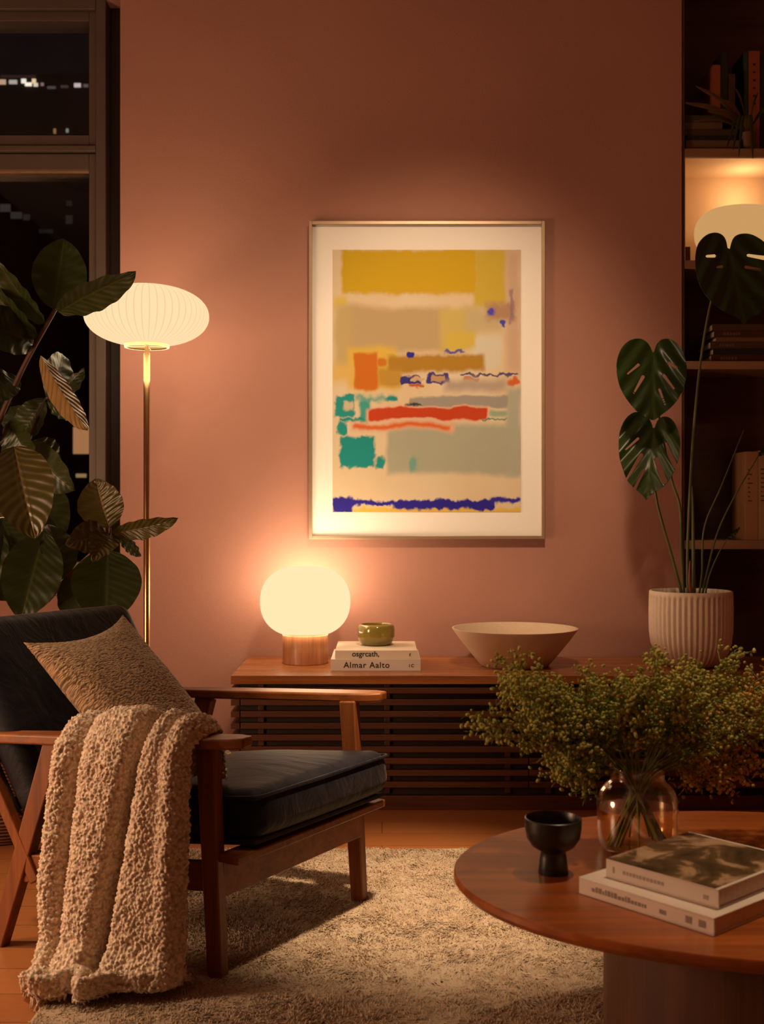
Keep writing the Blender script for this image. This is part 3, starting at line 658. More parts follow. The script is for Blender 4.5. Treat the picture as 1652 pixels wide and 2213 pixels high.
# vase
vc = A(X_(1378.5, 2.225), 2.225, TZ); k_ = .0772
va = thing('glass_vase', 'round shouldered clear glass vase half full of water on the table', 'vase', vc)
vp = [(0,.001), (.060,.001), (.0695,.006), (.0745,.020), (.0765,.045), (.0772,.080), (.0760,.100), (.0700,.116), (.0600,.127), (.0530,.133), (.0510,.139), (.0508,.155), (.0530,.161), (.0520,.162)]
vi = [(.0490,.160), (.0485,.140), (.0510,.131), (.0580,.125), (.0680,.114), (.0735,.099), (.0750,.080), (.0742,.045), (.072,.021), (.066,.009), (0,.007)]
m_vase = M_glass('clear_glass', (1.0,.985,.96), 1.35, 1.45, .03, .02)
build('vase_body', G().lathe(vp+vi, vc, 72), m_vase, va, smooth=180)
zw = Z_(1747, 2.225)-TZ
m_water = M_glass('still_water', (.97,.88,.68), 1.1, 1.33, .01, .0)
wp = [(0,.0075), (.0655,.0095), (.0715,.0215), (.0738,.045), (.0746,zw-.003), (.0746,zw), (0,zw)]
build('water', G().lathe(wp, vc, 64), m_water, va, smooth=60)
# books on coffee table
def pat_cover(name):
    t = NT(name); c = t.coord(); nz = t.noise(c, 9, 5, .6, .8); n2 = t.noise(c, 30, 4)
    f = t.math('ADD', nz.outputs[0], t.math('MULTIPLY', n2.outputs[0], .12))
    t.pbr(t.ramp(f, [(.42, (.045,.032,.016)), (.56, (.12,.075,.035)), (.63, (.42,.27,.16)), (.78, (.55,.40,.27))]), .28); return t.m
m_grey = cover('greige_cover', (.64,.56,.49)); m_grey2 = cover('pale_greige_cover', (.72,.64,.56))
o1 = A(.336, 1.973, TZ); e1 = A(.509, 1.771, TZ)-o1; d1 = nrm(A(-e1[1], e1[0], 0))*.29
k1 = book('book', 'large greige art book lying flat on the coffee table, lower of two', 'book', o1, e1, d1, (0,0,.028), m_grey2, 'art books on the coffee table', pages=m_page)
o2 = A(.382, 1.972, TZ+.0283); e2 = A(.527, 1.809, TZ+.0283)-o2; d2 = nrm(A(-e2[1], e2[0], 0))*.25
k2 = book('book', 'smaller art book with dark photographic cover on top of the other, on the coffee table', 'book', o2, e2, d2, (0,0,.031), m_grey, 'art books on the coffee table')
build('cover_print', G().obox(o2+A(0,0,.0311), e2*.97+e2*.0, d2*.97, A(0,0,.0004)), pat_cover('photo_print'), k2, smooth=0)
def spine_marks(o, e, zs_, marks, par, mat, nm='spine_lettering'):
    ex = nrm(e); nn_ = A(ex[1], -ex[0], 0); g = G()
    for (a, b, z0, z1) in marks: g.obox(A(*o)+ex*a+A(0,0,z0)+nn_*.0001, ex*(b-a), nn_*.0003, A(0,0,z1-z0))
    build(nm, g, mat, par, smooth=0)
mk = []; x_ = .028
for i in range(17):
    w_ = rnd.uniform(.003, .0065); mk.append((x_, x_+w_, .010, .010+rnd.choice((.006, .006, .009)))); x_ += w_+.0018
spine_marks(o1, e1, TZ, mk, k1, m_inkg)
for q_ in ((.165, .178, .009, .016), (.214, .226, .008, .019), (.238, .251, .008, .019)): spine_marks(o1, e1, TZ, [q_], k1, m_inkg, 'emblem')
m_faint = M_plain('faint_ink', (.36,.29,.24), .7); mk = []; x_ = .035
for i in range(12):
    w_ = rnd.uniform(.003, .006); mk.append((x_, x_+w_, .012, .018)); x_ += w_+.002
spine_marks(o2, e2, TZ, mk, k2, m_faint)
for q_ in ((.014, .018, .010, .020), (.190, .200, .010, .017)): spine_marks(o2, e2, TZ, [q_], k2, m_faint, 'emblem')

# ------------------------------------------------------------------ bouquet
m_sprig = M_plain('sprig_green', (.20,.22,.04), .6); 
def M_bud(name, c0, c1):
    t = NT(name); nz = t.noise(t.coord(), 45, 2); k = t.ramp(nz.outputs[0], [(.3, c0), (.7, c1)]); p = t.pbr(k, .55)
    b = t.n('ShaderNodeBsdfTranslucent', {0: k}); ms = t.n('ShaderNodeMixShader', {0: .3, 1: p.outputs[0], 2: b.outputs[0]}); t.set(t.out, 'Surface', ms.outputs[0]); return t.m
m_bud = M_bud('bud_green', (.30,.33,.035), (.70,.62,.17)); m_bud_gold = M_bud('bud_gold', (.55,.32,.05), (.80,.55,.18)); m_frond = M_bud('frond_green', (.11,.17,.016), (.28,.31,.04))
ico_v = []; ph = (1+5**.5)/2
for a in (-1, 1):
    for b in (-ph, ph): ico_v += [(0, a, b), (a, b, 0), (b, 0, a)]
ico_v = np.array(ico_v, float); ico_v /= np.linalg.norm(ico_v[0])
ico_f = []
for i in range(12):
    for j in range(i+1, 12):
        for k in range(j+1, 12):
            d_ = [np.linalg.norm(ico_v[a]-ico_v[b]) for a, b in ((i,j), (j,k), (i,k))]
            if max(d_) < 1.06:
                q = (i, j, k); nn_ = np.cross(ico_v[j]-ico_v[i], ico_v[k]-ico_v[i]); ico_f.append(q if np.dot(nn_, ico_v[i]) > 0 else q[::-1])
neck = vc+A(0, 0, .150)
def rot_to(dirv):
    z_ = nrm(dirv); x_ = nrm(np.cross(z_, A(.3,.2,.9) if abs(z_[2]) < .9 else A(1,0,0))); return np.stack([x_, np.cross(z_, x_), z_], 0)
def sprig(theta, depth, length, droop, label, group, gold=False):
    """theta: angle from straight up in the picture-parallel plane; depth: lean toward (-) / away (+)"""
    out = A(math.sin(theta), depth, math.cos(theta)*.95); out = nrm(out)
    tip = neck+out*length+A(0,0,-droop); a_ = rnd.uniform(0, 2*PI); foot_dir = nrm(A(-out[0]+rnd.uniform(-.3,.3), -out[1]*.6+rnd.uniform(-.4,.4), 0)+1e-6)
    foot = vc+foot_dir*rnd.uniform(.040,.062)+A(0,0,.012); nk = neck+A(out[0]*.022+rnd.uniform(-.012,.012), out[1]*.022+rnd.uniform(-.012,.012), -.01)
    ctrl = nk+(A(out[0]*.45, out[1]*.45, max(.35, out[2]*.9)))*length*.5
    ss = np.linspace(0, 1, 16)[:, None]; up = (1-ss)**2*nk+2*ss*(1-ss)*ctrl+ss**2*tip
    lo = foot+(nk-foot)*np.linspace(0, 1, 8)[:-1, None]; path = np.concatenate([lo, up])
    b = thing('flower_sprig', label, 'flower', foot, group)
    gs = G().tube(path, np.concatenate([np.full(7, .0019), np.linspace(.0018, .0006, 16)]), 6)
    gb = G(); gf = G()
    nbr = int(18+length*52)
    for i in range(nbr):
        s_ = .36+.64*(i+rnd.random())/nbr; f_ = s_*15; i0 = min(14, int(f_)); p = up[i0]+(up[i0+1]-up[i0])*(f_-i0); tan = nrm(up[i0+1]-up[i0])
        rv = nrm(A(rnd.gauss(0,1), rnd.gauss(0,.8), rnd.gauss(.15,1))); dv = nrm(tan*.75+rv*.75); bl = rnd.uniform(.035,.085)*(1.1-.45*s_)
        q = p+dv*bl*.55+rv*.004; e = p+dv*bl+A(0,0,-.004)
        gs.tube([p, q, e], [.0007,.0006,.0004], 4, False)
        if s_ > .42:
            for kx in range(rnd.randint(4, 7)):
                c_ = p+(e-p)*rnd.uniform(.45, 1.05)+A(rnd.gauss(0,.007), rnd.gauss(0,.007), rnd.gauss(0,.007)); r_ = rnd.uniform(.0020,.0040)
                R = rot_to(A(rnd.gauss(0,1), rnd.gauss(0,1), rnd.gauss(.3,1))); gb.add(c_+(ico_v*A(r_, r_, r_*rnd.uniform(1.1,2.0)))@R, ico_f)
        for kx in range(9 if s_ < .75 else 5):
            c_ = p+(e-p)*rnd.uniform(.05, 1.); dv2 = nrm(dv*.8+A(rnd.gauss(0,.6), rnd.gauss(0,.6), rnd.gauss(.1,.6))); sd_ = nrm(np.cross(dv2, A(rnd.gauss(0,1), rnd.gauss(0,1), rnd.gauss(0,1))))
            l_ = rnd.uniform(.008,.018); w_ = rnd.uniform(.0007,.0015); gf.add([c_, c_+dv2*l_*.5+sd_*w_, c_+dv2*l_, c_+dv2*l_*.5-sd_*w_], [(0,1,2,3)])
    build('stem', gs, m_sprig, b, smooth=180)
    o = build('buds', gb, m_bud_gold if gold else m_bud, b, smooth=180); o['kind'] = 'stuff'
    o = build('fronds', gf, m_frond if not gold else m_bud_gold, b, smooth=0); o['kind'] = 'stuff'
GL = ('green budding sprig leaning out to the left of the glass vase', 'sprigs leaning left')
GU = ('green feathery sprig standing upright in the middle of the glass vase', 'sprigs standing upright')
GR = ('olive green sprig leaning out to the right of the glass vase', 'sprigs leaning right')
GD = ('golden sprig drooping low beside the right of the vase neck', 'golden sprigs drooping right')
GE = ('thin green sprig drooping low beside the left of the vase neck', 'sprigs drooping left')
for i in range(14): sprig(-rnd.uniform(.82, 1.2), rnd.uniform(-.35,.45), rnd.uniform(.24,.365), rnd.uniform(.0,.02), *GL)
for i in range(22): sprig(rnd.uniform(-.75,.75), rnd.uniform(-.5,.5), rnd.uniform(.14,.24), 0, *GU)
for i in range(14): sprig(rnd.uniform(.72, 1.3), rnd.uniform(-.35,.45), rnd.uniform(.24,.38), rnd.uniform(.0,.02), *GR, gold=(i % 3 == 0))
for i in range(3): sprig(rnd.uniform(1.25, 1.5), rnd.uniform(0,.4), rnd.uniform(.14,.24), rnd.uniform(.05,.07), *GD, gold=True)
for i in range(3): sprig(-rnd.uniform(1.3, 1.45), rnd.uniform(-.1,.3), rnd.uniform(.12,.17), rnd.uniform(.02,.04), *GE)

# ------------------------------------------------------------------ leaf helper
def leaf_grid(bp, tp, wid, roll, curl=.12, fold=.35, nL=26, nW=11, shape=1., tipw=.06, side_bend=0.):
    bp, tp = A(*bp), A(*tp); ax = tp-bp; L_ = np.linalg.norm(ax); ax /= L_
    view = nrm((bp+tp)/2-A(0,0,H)); sd_ = nrm(np.cross(ax, view)); nn_ = np.cross(sd_, ax); nn_ = nn_ if np.dot(nn_, view) < 0 else -nn_
    cr, sr = math.cos(roll), math.sin(roll); s2 = sd_*cr+nn_*sr; n2 = nn_*cr-sd_*sr
    P = np.zeros((nL, nW, 3)); UVs = np.zeros((nL, nW, 2))
    for i in range(nL):
        s_ = i/(nL-1); wv = max(0., math.sin(PI*min(1, s_**shape)))**.62
        if s_ > .90: wv = min(wv, .62*(1-s_)/.10+.02)
        if s_ < .04: wv = min(wv, s_*8+.03)
        c_ = bp+ax*L_*s_-n2*curl*L_*(s_-.35)**2*1.6+n2*curl*L_*.2+s2*side_bend*L_*math.sin(PI*s_)
        for j in range(nW):
            q = 2*j/(nW-1)-1; x = q*wid/2*wv
            P[i, j] = c_+s2*x*math.cos(fold*.8)+n2*abs(x)*math.sin(fold)+n2*.004*math.sin(s_*30)*abs(q)
            UVs[i, j] = ((q+1)/2, s_)
    return P, UVs, np.cross(s2, ax).dot(n2)
def leaf(parent, bp, tp, wid, roll=0., mat=None, **kw):
    P, UVs, sgn = leaf_grid(bp, tp, wid, roll, **kw); g = G().grid(P, flip=sgn > 0)
    o = build('leaf', g, mat or m_leaf, parent, smooth=180, uv=UVs.reshape(-1, 2))
    return o
def curve3(pts, n=24):
    pts = np.asarray(pts, float); m = len(pts); out = []
    ext = np.concatenate([[2*pts[0]-pts[1]], pts, [2*pts[-1]-pts[-2]]])
    for i in range(m-1):
        p0, p1, p2, p3 = ext[i:i+4]
        for k in range(n//(m-1)+1):
            s_ = k/(n//(m-1)+1); out.append(.5*((2*p1)+(-p0+p2)*s_+(2*p0-5*p1+4*p2-p3)*s_**2+(-p0+3*p1-3*p2+p3)*s_**3))
    out.append(pts[-1]); return np.array(out)
# ------------------------------------------------------------------ rubber plant
rp = A(-1.24, 3.78, 0)
rub = thing('rubber_plant', 'large leafy rubber plant in a wicker basket behind the armchair by the window', 'plant', rp)
build('basket', G().lathe([(0,0), (.15,0), (.175,.03), (.20,.15), (.205,.27), (.20,.33), (.19,.335), (.185,.32), (.18,.28), (0,.28)], rp, 56), m_basket, rub)
build('soil', G().lathe([(0,.285), (.17,.285), (.178,.282), (0,.2815)], rp, 40), m_soil, rub)
st1 = curve3([rp+A(.02,0,.28), U(-95, 1250, 3.75), U(-40, 1010, 3.72), U(0, 905, 3.70), U(55, 785, 3.68), U(120, 668, 3.65)], 40)
build('stem', G().tube(st1, np.linspace(.013, .0065, len(st1)), 10), m_bark, rub)
st2 = curve3([rp+A(.06,-.02,.28), U(60, 1360, 3.72), U(110, 1290, 3.68), U(180, 1213, 3.64), U(232, 1165, 3.60), U(238, 1140, 3.6)], 40)
build('stem', G().tube(st2, np.linspace(.010, .004, len(st2)), 8), m_bark, rub)
st3 = curve3([rp+A(-.02,.05,.28), U(-30, 1300, 3.85), U(20, 1100, 3.85), U(60, 960, 3.82), U(100, 860, 3.8)], 30)
build('stem', G().tube(st3, np.linspace(.010, .004, len(st3)), 8), m_bark, rub)
def W(px_, d): return px_/F*d
LV = [ # base px, d, tip px, d, width px, roll, mat, kw
 ((116,668,3.65),(138,516,3.60),118,.15,m_leaf,dict(curl=.05,fold=.18)),
 ((126,674,3.64),(291,597,3.45),84,.62,m_leaf,dict(curl=.10,fold=.3,side_bend=.04)),
 ((96,700,3.66),(-5,572,3.5),66,-.7,m_leaf,dict(curl=.1,fold=.4)),
 ((84,730,3.67),(-45,600,3.55),80,-.75,m_leaf,dict(curl=.15,fold=.4)),
 ((72,745,3.68),(-60,690,3.5),110,.5,m_leaf,dict(curl=.2,fold=.3)),
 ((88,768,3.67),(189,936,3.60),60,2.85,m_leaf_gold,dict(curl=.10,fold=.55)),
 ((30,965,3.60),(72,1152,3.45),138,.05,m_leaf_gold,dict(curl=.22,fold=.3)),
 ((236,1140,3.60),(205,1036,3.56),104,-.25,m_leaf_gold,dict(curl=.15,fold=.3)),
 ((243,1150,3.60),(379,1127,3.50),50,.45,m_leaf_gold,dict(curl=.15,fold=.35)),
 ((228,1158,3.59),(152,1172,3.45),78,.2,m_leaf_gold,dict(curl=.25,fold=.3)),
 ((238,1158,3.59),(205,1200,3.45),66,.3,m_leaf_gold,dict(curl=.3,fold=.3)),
 ((256,1160,3.60),(309,1202,3.55),30,.4,m_leaf,dict(curl=-.2,fold=.3)),
 ((232,1190,3.58),(228,1345,3.50),150,.0,m_leaf,dict(curl=.1,fold=.15,shape=.9)),
 ((95,1150,3.66),(45,1335,3.55),128,.1,m_leaf,dict(curl=.12,fold=.2)),
 ((60,960,3.82),(150,1060,3.75),100,.5,m_leaf,dict(curl=.2,fold=.3)),
 ((95,870,3.80),(185,800,3.8),56,.9,m_leaf,dict(curl=.1,fold=.3)),
 ((100,865,3.80),(170,900,3.75),46,.8,m_leaf,dict(curl=.2,fold=.3)),
 ((40,1010,3.82),(-60,1110,3.75),120,-.2,m_leaf,dict(curl=.2,fold=.3)),
 ((40,1040,3.84),(140,1150,3.8),110,-.4,m_leaf,dict(curl=.2,fold=.3)),
 ((0,1120,3.80),(60,1260,3.75),130,-.3,m_leaf,dict(curl=.2,fold=.3)),
 ((0,1150,3.78),(-70,1290,3.7),120,.4,m_leaf,dict(curl=.2,fold=.3)),
 ((20,910,3.74),(70,1000,3.72),90,.7,m_leaf,dict(curl=.2,fold=.3)),
 ((-5,930,3.72),(-90,900,3.6),90,.6,m_leaf,dict(curl=.2,fold=.3)),
 ((40,820,3.72),(-50,860,3.6),80,.4,m_leaf,dict(curl=.2,fold=.3)),
 ((150,1240,3.66),(195,1355,3.62),90,.3,m_leaf,dict(curl=.1,fold=.3)),
 ((130,1255,3.68),(110,1130,3.7),90,.5,m_leaf,dict(curl=.2,fold=.3)),
 ((100,862,3.80),(40,950,3.86),70,.4,m_leaf,dict(curl=.2,fold=.3)),
 ((60,962,3.82),(130,1010,3.9),84,-.5,m_leaf,dict(curl=.2,fold=.25)),
 ((20,1100,3.85),(120,1090,3.9),100,.2,m_leaf,dict(curl=.15,fold=.25)),
 ((-20,1180,3.85),(30,1300,3.9),110,.2,m_leaf,dict(curl=.15,fold=.25)),
 ((60,960,3.82),(20,870,3.95),80,.3,m_leaf,dict(curl=.15,fold=.25)),
 ((100,862,3.80),(140,760,3.92),70,.4,m_leaf,dict(curl=.15,fold=.3)),
 ((0,905,3.70),(-40,780,3.7),90,.4,m_leaf,dict(curl=.15,fold=.3)),
 ((20,1110,3.85),(95,1190,3.95),100,-.3,m_leaf,dict(curl=.2,fold=.2)),
]
for b, tp, wpx, roll, mt, kw in LV:
    lf = leaf(rub, U(*b), U(*tp), W(wpx, (b[2]+tp[2])/2), roll, mt, **kw)

# ------------------------------------------------------------------ monstera
mp = A(X_(1493.5, 4.33), 4.33, SB_T); rp_ = 89/F*4.33
mo = thing('potted_monstera', 'monstera with three split leaves in a fluted white pot on the sideboard', 'plant', mp)
nr = 46
def fl_rib(a, r, z, k):
    return r*(1-.042*(.5+.5*math.cos(nr*a))**1.5) if .02 < z < .262 and r > .09 and k < 16 else r
pr = [(0,0), (.080,0), (.094,.004), (.117,.022), (.137,.052), (.148,.088), (rp_-.001,.13), (rp_,.18), (rp_,.22), (rp_-.001,.258), (rp_-.001,.264), (rp_-.002,.278), (rp_-.005,.281), (rp_-.011,.281), (rp_-.013,.278), (rp_-.014,.24), (0,.24)]
build('pot', G().lathe(pr, mp, nr*8, rib=fl_rib), m_pot, mo, smooth=50)
build('soil', G().lathe([(0,.266), (.08,.262), (rp_-.0135,.258), (0,.256)], mp, 40), m_soil, mo)
base_m = mp+A(0,0,.25)
def seg_d(P, a, b, r0, r1):
    a, b = np.array(a), np.array(b); ab = b-a; h = np.clip(((P-a)@ab)/ab.dot(ab), 0, 1); return np.linalg.norm(P-(a+h[:, None]*ab), axis=1)-(r0+(r1-r0)*h)
def poly_sd(P, poly):
    poly = np.array(poly, float); n_ = len(poly); d_ = np.full(len(P), 1e9); ins = np.zeros(len(P), bool)
    for i in range(n_):
        a, b = poly[i], poly[(i+1) % n_]; d_ = np.minimum(d_, seg_d(P, a, b, 0, 0))
        c_ = (a[1] > P[:, 1]) != (b[1] > P[:, 1]); xi = (b[0]-a[0])*(P[:, 1]-a[1])/((b[1]-a[1]) or 1e-9)+a[0]; ins ^= c_ & (P[:, 0] < xi)
    return np.where(ins, -d_, d_)
def smooth_poly(p, it=2):
    p = np.array(p, float)
    for _ in range(it):
        q = np.roll(p, -1, 0); p = np.stack([.75*p+.25*q, .25*p+.75*q], 1).reshape(-1, 2)
    return p
def mon_leaf(poly, slots, sc, off, d, tilt, notch, tip, cup=.04, res=95):
    poly = smooth_poly(poly); x0, y0 = poly.min(0)-8; x1, y1 = poly.max(0)+8; nx_ = res; ny_ = int(res*(y1-y0)/(x1-x0)); hc = (x1-x0)/nx_
    gx, gy = np.meshgrid(np.linspace(x0, x1, nx_), np.linspace(y0, y1, ny_), indexing='ij'); P = np.stack([gx.ravel(), gy.ravel()], 1)
    def sd(P):
        v = poly_sd(P, poly)
        for a, b, r0, r1 in slots: v = np.maximum(v, -seg_d(P, a, b, r0, r1))
        return v
    for _ in range(2):
        v = sd(P); e = .5; gr = np.stack([sd(P+(e,0))-sd(P-(e,0)), sd(P+(0,e))-sd(P-(0,e))], 1)/(2*e); gn = gr/np.maximum(np.linalg.norm(gr, axis=1, keepdims=True), .3)
        mv = (v > 0) & (v < hc*.95); P[mv] -= gn[mv]*v[mv, None]
    keep = sd(P) < hc*.12; nt_ = np.array(notch, float); tp_ = np.array(tip, float); axm = (tp_-nt_)/np.linalg.norm(tp_-nt_); Lm = np.linalg.norm(tp_-nt_)
    rel = P-nt_; s_ = rel@axm/Lm; q = (rel[:, 0]*axm[1]-rel[:, 1]*axm[0])/Lm
    px_, py_ = off[0]+P[:, 0]*sc, off[1]+P[:, 1]*sc
    dd = d+tilt[0]*(q)+tilt[1]*s_-cup*(np.abs(q)**1.3)+.05*(s_-.4)**2+.006*np.sin(np.abs(q)*22-s_*16)*np.minimum(1, np.abs(q)*6)
    W_ = np.stack([(px_-CX)/F*dd, dd, H-(py_-CY)/F*dd], 1)
    idx = -np.ones(len(P), int); idx[keep] = np.arange(keep.sum()); fs = []
    K2 = keep.reshape(nx_, ny_)
    for i in range(nx_-1):
        for j in range(ny_-1):
            a = [(i, j), (i, j+1), (i+1, j+1), (i+1, j)]; kk = [c_ for c_ in a if K2[c_]]
            if len(kk) >= 3: fs.append(tuple(int(idx[c_[0]*ny_+c_[1]]) for c_ in kk))
    g = G().add(W_[keep], fs); uv = np.stack([np.clip(q*1.0+.5, 0, 1), s_*1.0], 1)[keep]
    o = build('leaf', g, m_mon, mo, smooth=180, uv=uv)
    m = o.modifiers.new('sol', 'SOLIDIFY'); m.thickness = .0012; return lambda a: W_[np.argmin(np.linalg.norm(P-np.array(a), axis=1))]
s1 = 380/1652; o_1 = (1272, 680); s3 = 200/1106; o_3 = (1452, 420)
PA = [(612,365),(600,340),(575,285),(540,245),(490,222),(430,225),(370,250),(310,310),(275,400),(262,490),(272,590),(295,670),(330,750),(385,825),(440,895),(500,940),(560,970),(612,1000),(690,940),(760,890),(820,830),(870,750),(910,660),(930,560),(925,470),(905,390),(875,310),(830,260),(775,230),(720,222),(675,240),(640,280),(622,335)]
SA = [((472,470),(325,596),14,5),((515,585),(385,815),18,4),((755,455),(825,495),15,12),((835,515),(885,550),4,4),((710,570),(855,760),15,5),((668,700),(738,890),12,5)]
fA = mon_leaf(PA, SA, s1, o_1, 4.22, (.05,-.10), (612,365), (612,1000))
PB = [(612,1092),(605,1045),(580,985),(540,945),(490,918),(440,912),(385,940),(340,990),(305,1060),(287,1150),(284,1250),(292,1340),(315,1430),(345,1510),(370,1570),(420,1620),(470,1665),(520,1705),(545,1752),(562,1715),(620,1670),(690,1630),(740,1585),(765,1540),(800,1490),(830,1420),(850,1330),(868,1250),(862,1160),(845,1090),(815,1020),(780,975),(735,955),(690,960),(655,985),(635,1025),(620,1080)]
SB = [((468,1165),(318,1298),13,5),((498,1320),(360,1548),20,9),((520,1460),(440,1630),13,14),((720,1220),(820,1425),22,22),((640,1360),(715,1565),22,26)]
fB = mon_leaf(PB, SB, s1, o_1, 4.26, (-.12,-.08), (612,1092), (548,1752))
PC = [(682,685),(670,640),(655,550),(620,490),(560,458),(500,455),(430,475),(370,520),(315,590),(290,680),(283,790),(290,900),(305,990),(340,1090),(390,1180),(460,1270),(540,1340),(620,1390),(700,1430),(770,1460),(830,1500),(870,1570),(920,1490),(1010,1450),(1100,1390),(1180,1280),(1240,1130),(1260,980),(1250,820),(1200,680),(1110,565),(1020,505),(950,475),(880,465),(800,475),(745,510),(715,570),(700,645)]
SC = [((425,738),(515,735),17,20),((915,728),(1130,762),18,28),((545,870),(600,862),14,18),((890,868),(1060,905),20,18)]
fC = mon_leaf(PC, SC, s3, o_3, 4.20, (.06,-.10), (690,685), (872,1570))
def pet(pts, r0, r1, mat=m_stem, nm='stem'):
    c_ = curve3(pts, 36); build(nm, G().tube(c_, np.linspace(r0, r1, len(c_)), 8), mat, mo, smooth=180)
hb = .012
pet([mp+A(-.030,.0,.25), U(1470,1268,4.32), U(1452,1200,4.32), U(1432,1130,4.31), U(1418,1070,4.32), U(1412,990,4.31), fB((612,1092))+A(0,.004,0)], .0062, .004)
pet([mp+A(-.022,.02,.25), U(1478,1270,4.34), U(1473,1180,4.35), U(1470,1095,4.35), U(1452,1035,4.35), U(1428,920,4.34), U(1416,820,4.32), fA((612,365))+A(0,.004,0)], .0060, .004)
pet([mp+A(-.010,-.02,.25), U(1487,1270,4.31), U(1487,1180,4.30), U(1492,1060,4.29), U(1500,930,4.28), U(1515,780,4.27), U(1537,655,4.27), U(1560,590,4.24), fC((690,690))+A(0,.004,0)], .0062, .004)
pet([mp+A(.010,.01,.25), U(1500,1270,4.33), U(1499,1180,4.34), U(1498,1090,4.34), U(1497,1050,4.33)], .010, .003)
pet([mp+A(.035,.02,.25), U(1518,1240,4.36), U(1523,1140,4.40), U(1560,1050,4.44), U(1608,930,4.48)], .005, .002)
pet([mp+A(.04,.0,.25), U(1528,1240,4.34), U(1552,1150,4.36), U(1590,1070,4.38), U(1640,985,4.42)], .005, .002)
pet([mp+A(.05,-.01,.25), U(1532,1250,4.32), U(1552,1200,4.32), U(1572,1165,4.31)], .004, .002)
pet([mp+A(-.001,-.03,.25), U(1491,1260,4.29), U(1492,1212,4.29)], .009, .002, m_red, 'shoot')
for (x_, y_, d_, tx, ty, w_) in ((1640,985,4.42,1668,960,16), (1572,1165,4.31,1600,1140,10)):
    leaf(mo, U(x_, y_, d_), U(tx, ty, d_-.02), W(w_, d_), .4, m_mon)

# ------------------------------------------------------------------ bookcase contents
sz0, sz1, sz2, sz3 = shelfz[0], shelfz[1], shelfz[2], shelfz[3]
dk = {'green': cover('moss_cover', (.06,.055,.018)), 'brown': cover('brown_cover', (.07,.035,.016)), 'tan': cover('tan_cover', (.16,.09,.04)), 'black': cover('ink_cover', (.012,.014,.014)), 'orange': cover('orange_cover', (.30,.075,.02)), 'cream': cover('cream_cover', (.40,.24,.13)), 'peach': cover('peach_cover', (.38,.19,.09)), 'maroon': cover('maroon_cover', (.07,.018,.010)), 'teal': cover('bottle_cover', (.03,.06,.045))}
yb = WALL+.03
z = sz0
for i, (xa, xb, h_, cl, lb) in enumerate(((1483,1602,22,'tan','tan book at the bottom of the flat pile on the top shelf'), (1486,1588,10,'black','black book second from the bottom of the top shelf pile'), (1478,1592,14,'brown','brown book third from the bottom of the top shelf pile'), (1477,1562,14,'tan','short tan book second from the top of the top shelf pile'), (1477,1570,15,'green','moss green book on top of the flat pile on the top shelf'))):
    x0_, x1_ = max(X_(xa, yb), ax0+.016), X_(xb, yb); hh = h_/F*yb
    book('book', lb, 'book', (x0_, yb, z+.0002), (x1_-x0_,0,0), (0,.20,0), (0,0,hh), dk[cl], 'flat pile on the top shelf'); z += hh+.0004
ztop_pile = z
z = sz0; yv = WALL+.10
for xa, xb, yt, cl, lb in ((1608.5,1617,112,'teal','dark green upright book left of the orange spine'), (1618.5,1643,110,'orange','thick orange upright book with lettered spine on the top shelf'), (1644,1656,118,'black','black upright book right of the thick orange spine'), (1657,1664,117,'cream','thin cream upright book at the right frame edge of the top shelf')):
    x0_, x1_ = X_(xa, yv), X_(xb, yv); hh = Z_(yt, yv)-sz0
    b = book('book', lb, 'book', (x0_, yv, sz0+.0002), (0,0,hh), (0,.16,0), (x1_-x0_,0,0), dk[cl], 'upright books on the top shelf')
    if cl == 'orange':
        g = G()
        for k in range(6): zz = sz0+hh*(.88-.075*k); g.box(x0_+.018, x0_+.018+rnd.uniform(.006,.013), yv-.0006, yv-.0001, zz-.008, zz)
        build('spine_lettering', g, m_ink, b, smooth=0)
# upright books standing on the pile's right part further back
for xa, xb, yt, cl, lb in ((1540.5,1558,140,'orange','narrow rust coloured upright book behind the trailing leaves'), (1559.5,1574,112,'black','black upright book beside the rust coloured one'), (1575.5,1590,160,'brown','short brown upright book left of the dark green one'),):
    yy = WALL+.235; 
    yy = WALL+.06
    x0_, x1_ = X_(xa, yy), X_(xb, yy); hh = Z_(yt, yy)-ztop_pile-.0005
    book('book', lb, 'book', (x0_, yy, ztop_pile+.0005), (0,0,hh), (0,.15,0), (x1_-x0_,0,0), dk[cl], 'upright books standing on the flat pile')
# trailing plant
tpz = sz0; tpp = A(X_(1618, WALL+.05), WALL+.052, sz0)
tr = thing('trailing_plant', 'small plant with narrow arching leaves at the front of the top shelf', 'plant', tpp)
build('pot', G().lathe([(0,0), (.024,0), (.030,.05), (.033,.075), (.030,.075), (.028,.06), (0,.06)], tpp, 32), cover('clay_pot', (.16,.07,.035)), tr)
cr_ = U(1618, 285, WALL+.05)+A(0,0,.0)
for tx, ty, dd, w_ in ((1505,186,-.03,9), (1482,222,-.05,10), (1530,240,-.08,12), (1560,215,-.06,10), (1500,262,-.08,8), (1590,190,-.02,9), (1640,200,-.04,10), (1675,230,-.03,10)):
    p = curve3([cr_, (cr_+U(tx, ty, WALL+dd))/2+A(0,0,.03), U(tx, ty, WALL+dd)], 14); m_ = len(p); wd = np.sin(np.linspace(.15, PI*.97, m_))**.7*w_/F*WALL*1.5
    sdv = A(.15,.3,.94); g = G().grid(np.stack([p-sdv*wd[:, None]/2, p+A(0,-.003,.0), p+sdv*wd[:, None]/2], 1)); build('leaf', g, m_leaf, tr, smooth=180, uv=np.tile([[0,.5],[.5,.5],[1,.5]], (m_, 1)))
